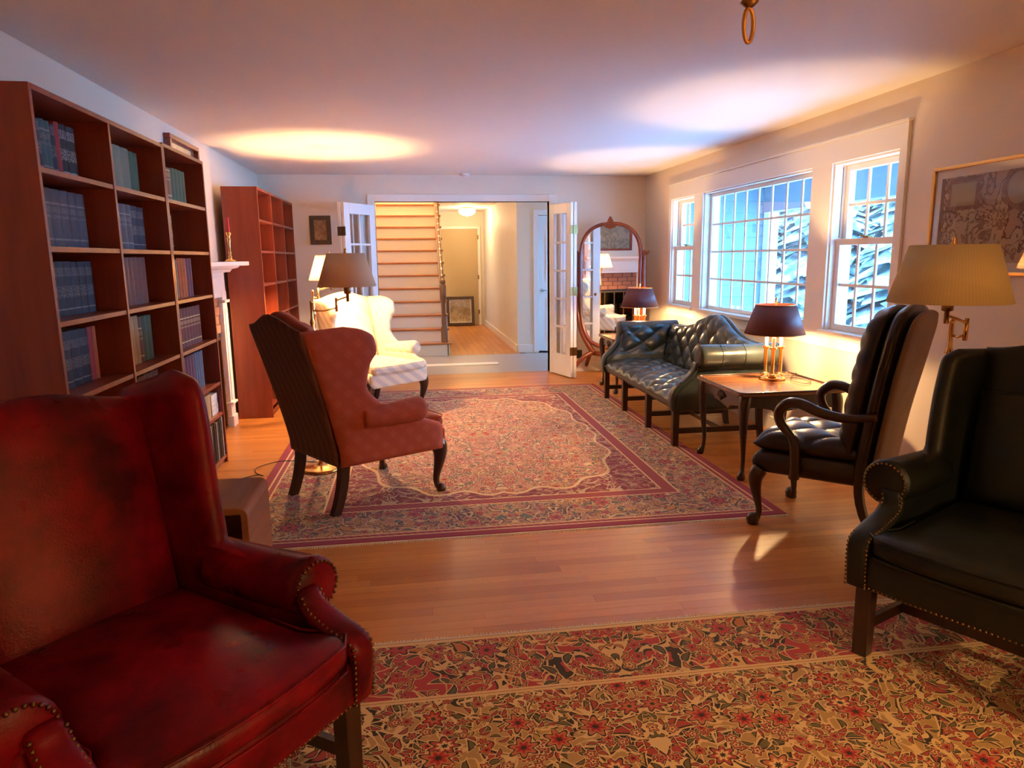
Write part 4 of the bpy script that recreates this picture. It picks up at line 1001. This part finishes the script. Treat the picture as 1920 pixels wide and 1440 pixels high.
    for zz in (0.470, 0.398):
        wt.tube([(sf(u, v)[0]*1.003, sf(u, v)[1]*1.003, zz) for u, v in [(-1, q) for q in np.linspace(0.2, 1, 8)]+[(q, 1) for q in np.linspace(-1, 1, 14)][1:-1]+[(1, q) for q in np.linspace(1, 0.2, 8)]], 0.004, 6)
    wt.build('welt', mat, c)
    # legs
    if legs == 'cabriole':
        for sd in (1, -1):
            cabriole(G(), 0.325, sd*0.315, frame_z+0.03, 0.7, sd*0.7, 0.043, 0.032).build('leg', wood, c)
            sabre_leg(G(), -0.295, sd*0.262, frame_z+0.03, 0.07, 0.058).build('leg', wood, c, smooth=False, bevel=0.004)
    else:
        for sd in (1, -1):
            taper_leg(G(), 0.345, sd*0.325, frame_z+0.02, 0.056, 0.052).build('leg', wood, c, smooth=False, bevel=0.004)
            sabre_leg(G(), -0.295, sd*0.262, frame_z+0.02, 0.07).build('leg', wood, c, smooth=False, bevel=0.004)
            G().hexa([(-0.33, sd*0.258-0.011, 0.10), (0.345, sd*0.32-0.011, 0.10), (0.345, sd*0.32+0.011, 0.10), (-0.33, sd*0.258+0.011, 0.10)], [(-0.33, sd*0.258-0.011, 0.14), (0.345, sd*0.32-0.011, 0.14), (0.345, sd*0.32+0.011, 0.14), (-0.33, sd*0.258+0.011, 0.14)]).build('stretcher', wood, c, smooth=False)
        boxo('stretcher', wood, 0.10, 0.122, -0.298, 0.298, 0.10, 0.14, c)
        if nail:
            ng = G(); nails(ng, [(0.39, -0.33, frame_z+0.012), (0.402, 0, frame_z+0.012), (0.39, 0.33, frame_z+0.012)]); o = ng.build('nailhead', nail, c); o['kind'] = 'stuff'
    return c
wing_chair('wing_chair', 'salmon pink diagonal-striped wing chair with dark cabriole legs standing on the Persian rug', (-0.318, 4.365, RUG_Z), 34.9, 'pink_fabric', 'pink_back', top=1.165, wing_top=1.085, frame_z=0.285, camel=0.075, rake=0.215)
wing_chair('wing_chair', 'cream striped wing chair under the glowing floor lamp beside the stairs', (-0.363, 6.93, RUG_Z), -50, 'cream_fabric', frame_z=0.27, top=1.13, camel=0.06)
wing_chair('wing_chair', 'worn red leather wing chair with brass nailheads before the book-filled bookcase', (-0.685, 1.745, RUG_Z), -40, 'red_leather', legs='straight', leather_arms=True, arm_z=0.60, top=1.09, wing_top=1.13, nail='old_nail', wing_fwd=-0.065, dome=0.04, arm_x=0.19, wing_drop=0.07)
wing_chair('wing_chair', 'dark green leather wing chair with straight legs on the gold and red rug', (2.056, 2.039, RUG_Z), 209, 'green_leather', legs='straight', leather_arms=True, arm_z=0.66, top=1.11, wing_top=1.07, nail='old_nail', cushion_back=True, arm_x=0.15, frame_z=0.265, wing_fwd=-0.04)

# gooseneck armchair
def tuft(nu, nv, depth):
    def d(u, v):
        a, b = (u+1)/2*nu, (v+1)/2*nv
        h = abs(math.sin(PI*(a+b)/2))*abs(math.sin(PI*(a-b)/2))
        return -depth*(1-h**0.45)
    return d
gc = tag(empty('high_back_armchair', (2.215, 3.405, 0), math.radians(130)), 'black leather high-back armchair with curved wooden gooseneck arms beside the table', 'armchair')
gc.scale = (0.97, 0.97, 0.98)
def gxb(z): return -0.25-0.135*max(0.0, (z-0.34)/0.85)**1.2
def gw(z): return curve(z, [(0.30, 0.25), (0.6, 0.26), (0.95, 0.30), (1.10, 0.30), (1.19, 0.27), (1.24, 0.22)])
def gf(off, zt):
    def f(u, v):
        z = 0.45+(zt-0.45)*(v+1)/2; return (gxb(z)+off, u*gw(z)*0.93, z-0.03*u*u*max(0, v))
    return f
G().pad(gf(0.08, 1.225), 0.10, 0.02, 28, 52, 8, 8, tuft(5, 9, 0.022), True).build('backrest', 'black_leather', gc, weld=True)
def gmid(u, v):
    z = 0.30+(1.235-0.30)*(v+1)/2; return (gxb(z)+0.012, u*gw(z), z-0.03*u*u*max(0, v))
G().pad(gmid, 0.045, 0.03, 16, 30, 14, 16).build('back_border', 'black_leather', gc, weld=True)
def gout(u, v):
    z = 0.30+(1.205-0.30)*(v+1)/2; return (gxb(z)-0.045, u*gw(z)*0.97, z-0.03*u*u*max(0, v))
G().pad(gout, 0.016, 0.016, 14, 28, 12, 14).build('outside_back', 'brown_back', gc, weld=True)
def gseat(u, v):
    x = 0.03+0.275*v; return (x, u*(0.262+0.035*v), 0.465)
G().pad(gseat, 0.085, 0.05, 40, 40, 8, 8, tuft(4, 4, 0.032), True, True).build('seat_cushion', 'black_leather', gc, weld=True)
G().pad(lambda u, v: (0.02+0.285*v, u*(0.27+0.035*v), 0.365), 0.065, 0.065, 14, 14, 20, 20).build('seat_frame', 'black_leather', gc, weld=True)
for sd in (1, -1):
    path = spline([(-0.31, sd*0.27, 0.690), (-0.17, sd*0.30, 0.670), (-0.05, sd*0.325, 0.690), (0.04, sd*0.335, 0.722), (0.11, sd*0.335, 0.715), (0.155, sd*0.33, 0.665), (0.145, sd*0.325, 0.605), (0.105, sd*0.318, 0.555), (0.075, sd*0.315, 0.51), (0.065, sd*0.312, 0.43), (0.065, sd*0.31, 0.31)], 6)
    n = len(path); G().tube(path, [0.025*(0.85+0.3*math.sin(PI*min(1, i/n*1.4))) if i < n*0.75 else 0.028 for i in range(n)], 10).build('arm', 'mahogany', gc)
    cabriole(G(), 0.265, sd*0.27, 0.32, 0.7, sd*0.7, 0.036, 0.034, True).build('leg', 'mahogany', gc)
    sabre_leg(G(), -0.235, sd*0.215, 0.32, 0.12, 0.044).build('leg', 'mahogany', gc, smooth=False, bevel=0.004)

# camelback sofa under the picture window; its own front is +X, turned to face the room
so = tag(empty('camelback_sofa', (2.345, 5.97, RUG_Z), PI), 'dark green tufted leather camelback sofa on eight dark legs beneath the picture window', 'sofa')
HW = 1.03
def hump(u): return math.exp(-(u/0.40)**2)
def sback(off, tk):
    def f(u, v):
        zt = 0.755+0.165*hump(u); z = 0.30+(zt-0.30)*(v+1)/2; return (-0.265-0.115*((z-0.3)/0.6)+off, u*(HW-0.10), z)
    return f
G().pad(sback(0.0, 0), lambda u, v: 0.075+0.03*max(0, v)**3, 0.05, 136, 36, 40, 5, tuft(17, 5, 0.032), True).build('backrest', 'sofa_leather', so, weld=True)
G().pad(sback(-0.045, 0), 0.02, 0.03, 30, 16, 40, 16).build('outside_back', 'sofa_leather', so, weld=True)
def sseat(u, v): return (0.075+0.325*v, u*(HW-0.11)+0.0*v, 0.342)
G().pad(sseat, lambda u, v: 0.075+0.02*(1-v*v), 0.03, 136, 52, 40, 5, tuft(17, 6, 0.030), True, True).build('seat', 'sofa_leather', so, weld=True)
G().pad(lambda u, v: (0.01+0.375*v, u*(HW-0.06), 0.32), 0.05, 0.05, 24, 16, 40, 24).build('seat_rail', 'sofa_leather', so, weld=True)
bt = G()
for j in range(1, 6):
    for i in range(18):
        if (i+j) % 2: continue
        u, v = -1+2*i/17, -1+2*j/5
        if abs(u) < 0.99 and abs(v) < 0.99:
            p = Vector(sback(0.05, 0)(u, v)); bt.ball(p, 0.011, 6, 4)
o = bt.build('tufting_button', 'sofa_leather', so); o['kind'] = 'stuff'
for sd in (1, -1):
    # arm: inner and outer panels sweeping down to the front post, with a long roll on top
    ap = [(0.27, 0.385), (0.40, 0.385), (0.44, 0.36), (0.50, 0.29), (0.58, 0.235), (0.68, 0.215), (0.74, 0.205), (0.79, 0.18)]
    def af(u, v, sd=sd):
        z = 0.27+0.49*(v+1)/2; a, b = -0.37-0.05*(z-0.27), curve(z, ap); x = a+(b-a)*(u+1)/2
        return (x, sd*(HW-0.075+0.03*(z > 0.4)*(z-0.4)/0.36), z)
    def at(u, v):
        a, b = (u+1)/2*5, (v+1)/2*5; h = abs(math.sin(PI*(a+b)/2))*abs(math.sin(PI*(a-b)/2)); return -0.022*(1-h**0.45)*(1 if v > -0.2 else 0)
    g = G()
    if sd == 1: g.pad(af, 0.05, 0.045, 40, 44, 10, 20, None, True)
    else: g.pad(af, 0.06, 0.04, 44, 44, 10, 20, at, True, True)
    g.build('arm_panel', 'sofa_leather', so, weld=True)
    n = 20; path = [(-0.40+0.61*i/n, sd*(HW-0.01), 0.70) for i in range(n+1)]; rad = [0.088*(0.93+0.07*math.sin(PI*(0.5+i/n))**2) for i in range(n+1)]
    path += [(0.225, sd*(HW-0.01), 0.70), (0.232, sd*(HW-0.01), 0.70)]; rad += [0.078, 0.03]
    G().tube(path, rad, 22).build('arm_roll', 'sofa_leather', so)
    sm = G()
    for x in (-0.12, 0.06): sm.tube([(x, sd*(HW-0.01)+0.0875*math.cos(a), 0.70+0.0875*math.sin(a)) for a in np.linspace(0, 2*PI, 21)], 0.0022, 5, cap=False)
    sm.build('arm_seam', 'sofa_leather', so)
    line = spline([(0.392, sd*(HW-0.07), 0.275), (0.396, sd*(HW-0.07), 0.38), (0.375, sd*(HW-0.065), 0.44), (0.30, sd*(HW-0.055), 0.51), (0.245, sd*(HW-0.04), 0.58), (0.228, sd*(HW-0.02), 0.66)], 6)
    def ff(u, v):
        k = (v+1)/2*(len(line)-1); i = min(int(k), len(line)-2); f = k-i; p = [line[i][j]*(1-f)+line[i+1][j]*f for j in range(3)]
        return (p[0], p[1]+u*0.042, p[2])
    G().pad(ff, 0.02, 0.02, 10, 30, 5, 14).build('arm_facing', 'sofa_leather', so, weld=True)
for yy in (-0.95, -0.335, 0.335, 0.95):
    taper_leg(G(), 0.36, yy, 0.30, 0.05, 0.046).build('leg', 'mahogany', so, smooth=False, bevel=0.003)
    sabre_leg(G(), -0.32, yy, 0.30, 0.03, 0.046).build('leg', 'mahogany', so, smooth=False, bevel=0.003)
    boxo('stretcher', 'mahogany', -0.33, 0.345, yy-0.011, yy+0.011, 0.095, 0.135, so)
boxo('stretcher', 'mahogany', -0.02, 0.002, -0.94, 0.94, 0.10, 0.13, so)

# ================================================================ tables
def end_table(loc, w, d, h, label):
    """w along X, d along Y, tray top with a raised rim, carved apron and cabriole legs"""
    t_ = tag(empty('end_table', loc), label, 'table')
    def rr(x0, x1, y0, y1, r, n=6):
        out = []
        for cx, cy, a0 in ((x1-r, y1-r, 0), (x0+r, y1-r, PI/2), (x0+r, y0+r, PI), (x1-r, y0+r, 1.5*PI)):
            out += [(cx+r*math.cos(a0+PI/2*k/n), cy+r*math.sin(a0+PI/2*k/n)) for k in range(n+1)]
        return out
    G().prism(rr(-w/2, w/2, -d/2, d/2, 0.05), 2, h-0.022, h-0.004).build('table_top', 'table_wood', t_, smooth=False, bevel=0.004)
    rim = [(x, y, h-0.002) for x, y in rr(-w/2+0.008, w/2-0.008, -d/2+0.008, d/2-0.008, 0.045)]; rim.append(rim[0])
    G().tube(rim, 0.007, 8).build('tray_rim', 'mahogany', t_)
    def scallop(L): return [(-L/2, h-0.022)]+[(L/2, h-0.022)]+[(L/2-L*k/24, h-0.13+0.03*abs(math.sin(PI*1.5*k/24))+0.02*(0.3 < k/24 < 0.7)*(-1)) for k in range(25)]
    for sx in (-1, 1):
        g = G().prism(scallop(d-0.10), 0, sx*(w/2-0.05)-0.011, sx*(w/2-0.05)+0.011); g.build('apron', 'mahogany', t_, smooth=False, bevel=0.003)
        cv = G()
        for k in range(-3, 4): cv.tube([(sx*(w/2-0.038), k*0.006, h-0.045), (sx*(w/2-0.034), k*0.017, h-0.08+0.004*abs(k)), (sx*(w/2-0.037), k*0.024, h-0.112+0.012*abs(k))], [0.003, 0.008, 0.005], 7)
        cv.build('carving', 'mahogany', t_)
    for sy in (-1, 1): G().prism(scallop(w-0.10), 1, sy*(d/2-0.05)-0.011, sy*(d/2-0.05)+0.011).build('apron', 'mahogany', t_, smooth=False, bevel=0.003)
    for sx in (-1, 1):
        for sy in (-1, 1): cabriole(G(), sx*(w/2-0.06), sy*(d/2-0.06), h-0.03, sx*0.6, sy*0.6, 0.031, 0.027).build('leg', 'mahogany', t_)
    return t_
end_table((2.43, 4.48, 0), 0.74, 0.74, 0.585, 'mahogany tray-top end table between the sofa and the high-back chair')
end_table((2.46, 7.44, 0), 0.70, 0.64, 0.585, 'mahogany tray-top end table between the sofa and the standing mirror')
# low waterfall side table beside the red chair
lt = tag(empty('low_side_table', (-0.92, 3.17, 0)), 'low brown wooden side table with rounded shoulders beside the red leather chair', 'table')
def water(w, h, th, r):
    o, i = [], []
    def half(W, Hh, R):
        return [(-W/2, 0)]+[(-W/2+R-R*math.cos(PI/2*k/8), Hh-R+R*math.sin(PI/2*k/8)) for k in range(9)]+[(W/2-R+R*math.sin(PI/2*k/8), Hh-R+R*math.cos(PI/2*k/8)) for k in range(9)]+[(W/2, 0)]
    return half(w, h, r)+list(reversed(half(w-2*th, h-th, max(0.01, r-th))))
G().prism(water(0.42, 0.43, 0.03, 0.04), 1, -0.22, 0.22).build('top_and_sides', 'brown_wood', lt, smooth=False, bevel=0.004)
boxo('shelf', 'brown_wood', -0.18, 0.18, -0.20, 0.20, 0.16, 0.18, lt); boxo('back_board', 'brown_wood', -0.18, 0.18, 0.18, 0.20, 0.18, 0.40, lt)

# ================================================================ lamps
def shade(r0, r1, h, z, seg=40):
    return G().lathe([(r1, z+h), (r0, z)], seg=seg)
def floor_lamp(name, loc, arm, label, shade_mat_, rb, rt, sh, zs, lit, deg=0, pole_top=1.16, power=None, rsh=None):
    """brass swing-arm lamp: disc base, fluted pole, two-part arm that carries the shade at arm=(dx,dy)"""
    L = tag(empty(name, loc), label, 'floor lamp')
    G().lathe([(0.001, 0), (0.135, 0), (0.138, 0.008), (0.125, 0.018), (0.06, 0.028), (0.03, 0.04), (0.018, 0.06)], seg=32).build('base', 'brass', L)
    G().lathe([(0.018, 0.05), (0.013, 0.08), (0.013, pole_top-0.24), (0.020, pole_top-0.22), (0.024, pole_top-0.19), (0.012, pole_top-0.16), (0.018, pole_top-0.13), (0.010, pole_top-0.10), (0.010, pole_top), (0.014, pole_top+0.01), (0.001, pole_top+0.02)], seg=16).build('pole', 'brass', L)
    dx, dy = arm; zA = pole_top-0.02; px, py = -dy, dx; n_ = math.hypot(dx, dy)
    ex, ey = dx*0.45+px*0.45, dy*0.45+py*0.45
    g = G().tube([(0, 0, zA-0.03), (ex*0.5, ey*0.5, zA-0.035), (ex, ey, zA-0.02)], 0.006, 8).tube([(ex, ey, zA-0.045), (ex, ey, zA+0.05)], 0.009, 8)
    q = spline([(ex, ey, zA+0.03), (ex+(dx-ex)*0.4, ey+(dy-ey)*0.4, zA+0.045), (dx, dy, zA+0.065)], 5); g.tube(q, 0.006, 8)
    g.build('swing_arm', 'brass', L)
    G().lathe([(0.010, zA+0.03), (0.010, zA+0.08), (0.022, zA+0.085), (0.024, zA+0.13), (0.015, zA+0.14), (0.012, zA+0.15)], (dx, dy, 0), 14).build('socket', 'dark_brass', L)
    s = shade(rb, rt, sh, zs); o = s.build('lamp_shade', shade_mat_, L); o.location = (dx, dy, 0)
    md = o.modifiers.new('thick', 'SOLIDIFY'); md.thickness = 0.003
    sp = G()
    for k in range(3):
        a = 2*PI*k/3; sp.tube([(dx, dy, zs+sh-0.012), (dx+rt*math.cos(a), dy+rt*math.sin(a), zs+sh-0.012)], 0.002, 5)
    sp.build('shade_spider', 'brass', L)
    hp = [(dx+0.045*math.sin(a), dy, zA+0.15+(zs+sh-zA-0.15)*(a/PI)) for a in np.linspace(0.0, PI, 12)]; G().tube(hp, 0.002, 5).tube([(2*dx-x_, y_, z_) for x_, y_, z_ in hp], 0.002, 5).build('harp', 'brass', L)
    G().lathe([(0.004, zs+sh-0.01), (0.012, zs+sh+0.005), (0.006, zs+sh+0.015), (0.010, zs+sh+0.025), (0.001, zs+sh+0.035)], (dx, dy, 0), 10).build('finial', 'brass', L)
    if lit:
        point(name+'_light', (loc[0]+dx, loc[1]+dy, loc[2]+zs+0.058), power, 0.03)
    else:
        G().ball((dx, dy, zs+0.10), 0.028, 10, 8).build('light_bulb', 'plastic_white', L)
    return L
floor_lamp('floor_lamp', (-0.655, 4.89, RUG_Z), (0.25, -0.10), 'brass swing-arm floor lamp with unlit beige shade behind the pink wing chair', 'linen_shade', 0.192, 0.122, 0.215, 1.272, False)
floor_lamp('floor_lamp', (-0.87, 6.62, RUG_Z), (0.16, 0.08), 'brass swing-arm floor lamp with glowing shade beside the cream wing chair', 'linen_shade', 0.195, 0.125, 0.22, 1.265, True, power=P_FLOOR_LAMP)
floor_lamp('floor_lamp', (2.33, 2.74, 0), (-0.105, -0.09), 'brass swing-arm floor lamp with pleated yellow shade behind the dark green chair', 'cream_shade', 0.232, 0.160, 0.235, 1.25, False, pole_top=1.15)
floor_lamp('floor_lamp', (2.58, -0.45, 0), (-0.14, 0.06), 'brass swing-arm floor lamp glowing in the corner opposite the stairs', 'cream_shade', 0.232, 0.160, 0.235, 1.25, True, power=P_BEHIND, pole_top=1.15)
def table_lamp(loc, label):
    L = tag(empty('table_lamp', loc), label, 'table lamp')
    G().lathe([(0.001, 0), (0.088, 0), (0.092, 0.008), (0.085, 0.018), (0.06, 0.026), (0.055, 0.034), (0.001, 0.038)], seg=32).build('base', 'brass', L)
    for k in range(3):
        a = 2*PI*k/3+4.206; x, y = 0.058*math.cos(a), 0.058*math.sin(a)
        G().lathe([(0.030, 0.026), (0.034, 0.034), (0.016, 0.042), (0.012, 0.055), (0.0125, 0.21), (0.024, 0.222), (0.027, 0.232), (0.012, 0.236)], (x, y, 0), 16).build('candle_column', 'brass', L)
        cs = G().lathe([(0.012, 0.232), (0.0125, 0.30), (0.010, 0.304), (0.001, 0.304)], (x, y, 0), 12).build('candle_sleeve', 'candle_sleeve', L)
        G().lathe([(0.006, 0.304), (0.014, 0.325), (0.012, 0.345), (0.002, 0.375)], (x, y, 0), 10).build('candle_bulb', 'bulb', cs)
    G().lathe([(0.006, 0.03), (0.006, 0.54), (0.012, 0.545), (0.005, 0.555), (0.011, 0.565), (0.001, 0.58)], seg=10).build('centre_rod', 'brass', L)
    o = shade(0.205, 0.135, 0.205, 0.322).build('lamp_shade', 'maroon_shade', L); md = o.modifiers.new('thick', 'SOLIDIFY'); md.thickness = 0.003
    rg = G()
    for r, z in ((0.135, 0.527), (0.205, 0.322)): rg.tube([(r*math.cos(a), r*math.sin(a), z) for a in np.linspace(0, 2*PI, 41)], 0.0028, 6, cap=False)
    rg.build('shade_trim', 'gilt', L)
    sp = G()
    for k in range(3): sp.tube([(0, 0, 0.515), (0.135*math.cos(2.1*k), 0.135*math.sin(2.1*k), 0.515)], 0.002, 5)
    sp.build('shade_spider', 'brass', L)
    point('table_lamp_light', (loc[0], loc[1], loc[2]+0.345), P_TABLE_LAMP, 0.022)
    return L
table_lamp((2.53, 4.60, 0.583), 'brass three-candle lamp with maroon shade on the table beside the high-back chair')
table_lamp((2.50, 7.46, 0.583), 'brass three-candle lamp with maroon shade on the table beside the standing mirror')

# cords
def cord(pts, label, r=0.003, name='lamp_cord'):
    return tag(G().tube(spline(pts, 8), r, 6).build(name, 'cord_black'), label, 'cord')
cord([(-0.66, 5.04, 0.0125), (-0.8, 5.10, 0.0125), (-0.95, 5.14, 0.0125), (-1.03, 5.10, 0.0125), (-1.12, 5.02, 0.004), (-1.10, 4.90, 0.004), (-1.035, 4.82, 0.004), (-1.08, 4.85, 0.004), (-1.16, 4.79, 0.004), (-1.26, 4.70, 0.004)], 'thin dark lamp cord curling over the floor beside the record albums')
cord([(2.632, 4.62, 0.59), (2.70, 4.70, 0.588), (2.76, 4.60, 0.588), (2.72, 4.42, 0.588), (2.64, 4.36, 0.588), (2.62, 4.50, 0.589), (2.72, 4.66, 0.589), (2.775, 4.70, 0.60)], 'thin lamp cord looped on the end table beside the high-back chair', 0.0025)
cord([(2.985, 2.95, 0.32), (2.975, 3.0, 0.22), (2.96, 3.02, 0.12), (2.95, 2.98, 0.01)], 'thin lamp cord hanging from the wall outlet behind the high-back chair', 0.0025)
r = tag(empty('wall_socket', (XR, 2.95, 0.32)), 'small wall outlet behind the high-back chair', 'wall plate'); boxo('plate', 'plastic_white', -0.006, 0, -0.035, 0.035, -0.055, 0.055, r, 0.002); boxo('plug', 'iron', -0.025, -0.006, -0.014, 0.014, -0.02, 0.012, r, 0.003)

# ================================================================ standing mirror
mr = tag(empty('cheval_mirror', (2.41, 8.33, 0), -0.665), 'tall arched standing mirror in a red mahogany frame in the corner beside the French door', 'mirror')
def outline(s):
    """half outline of the frame, from crest to foot: (half-width, height)"""
    return spline([(0.0, 1.84), (0.14, 1.825), (0.27, 1.76), (0.355, 1.64), (0.385, 1.48), (0.385, 1.2), (0.385, 0.95), (0.375, 0.75), (0.33, 0.55), (0.25, 0.42), (0.12, 0.36), (0.0, 0.35)], 6)
half = outline(1)
loop = [(x, 0, z) for x, z in half]+[(-x, 0, z) for x, z in reversed(half[1:-1])]; loop.append(loop[0])
rad = [0.028+0.005*(z < 1.4) for _, _, z in loop]
G().tube(loop, rad, 10, cap=False, flat=0.8, up=(0, 1, 0)).build('mirror_frame', 'red_mahogany', mr)
gl = [(x*0.985, z) for x, _, z in loop[:-1]]
G().prism(gl, 1, -0.004, 0.004).build('mirror_glass', 'mirror_silver', mr, smooth=False)
boxo('backing_board', 'brown_wood', -0.30, 0.30, 0.006, 0.014, 0.50, 1.70, mr)
cr = G().prism(spline([(-0.07, 1.80), (-0.05, 1.845), (-0.035, 1.865), (-0.018, 1.90), (0, 1.925), (0.018, 1.90), (0.035, 1.865), (0.05, 1.845), (0.07, 1.80), (0.0, 1.775)], 4), 1, -0.02, 0.02)
cr.build('crest', 'red_mahogany', mr, smooth=False, bevel=0.006)
for sd in (1, -1):
    q = spline([(sd*0.435, 0, 1.50, 0.020), (sd*0.43, 0, 1.25, 0.026), (sd*0.435, 0, 1.0, 0.030), (sd*0.42, 0, 0.75, 0.032), (sd*0.36, 0, 0.52, 0.034), (sd*0.27, 0, 0.36, 0.034), (sd*0.20, 0, 0.27, 0.036)], 6)
    G().tube([p_[:3] for p_ in q], [p_[3] for p_ in q], 10).build('post', 'red_mahogany', mr)
    G().prism([(sd*0.40, 1.47), (sd*0.47, 1.47), (sd*0.50, 1.52), (sd*0.455, 1.505), (sd*0.43, 1.53), (sd*0.41, 1.50)], 1, -0.018, 0.018).build('post_cap', 'red_mahogany', mr, smooth=False, bevel=0.004)
    for fy in (-1, 1):
        q = spline([(sd*0.22, 0, 0.28, 0.030), (sd*0.30, fy*0.10, 0.22, 0.028), (sd*0.38, fy*0.20, 0.10, 0.024), (sd*0.43, fy*0.25, 0.03, 0.024), (sd*0.45, fy*0.27, 0.012, 0.016)], 5)
        G().tube([p_[:3] for p_ in q], [p_[3] for p_ in q], 10).build('foot', 'red_mahogany', mr)
    G().ball((sd*0.41, 0, 1.15), 0.022).tube([(sd*0.385, 0, 1.15), (sd*0.435, 0, 1.15)], 0.008, 8).build('pivot_knob', 'dark_brass', mr)
G().tube([(-0.22, 0, 0.27), (0, 0, 0.25), (0.22, 0, 0.27)], [0.03, 0.035, 0.03], 10).build('stretcher', 'red_mahogany', mr)
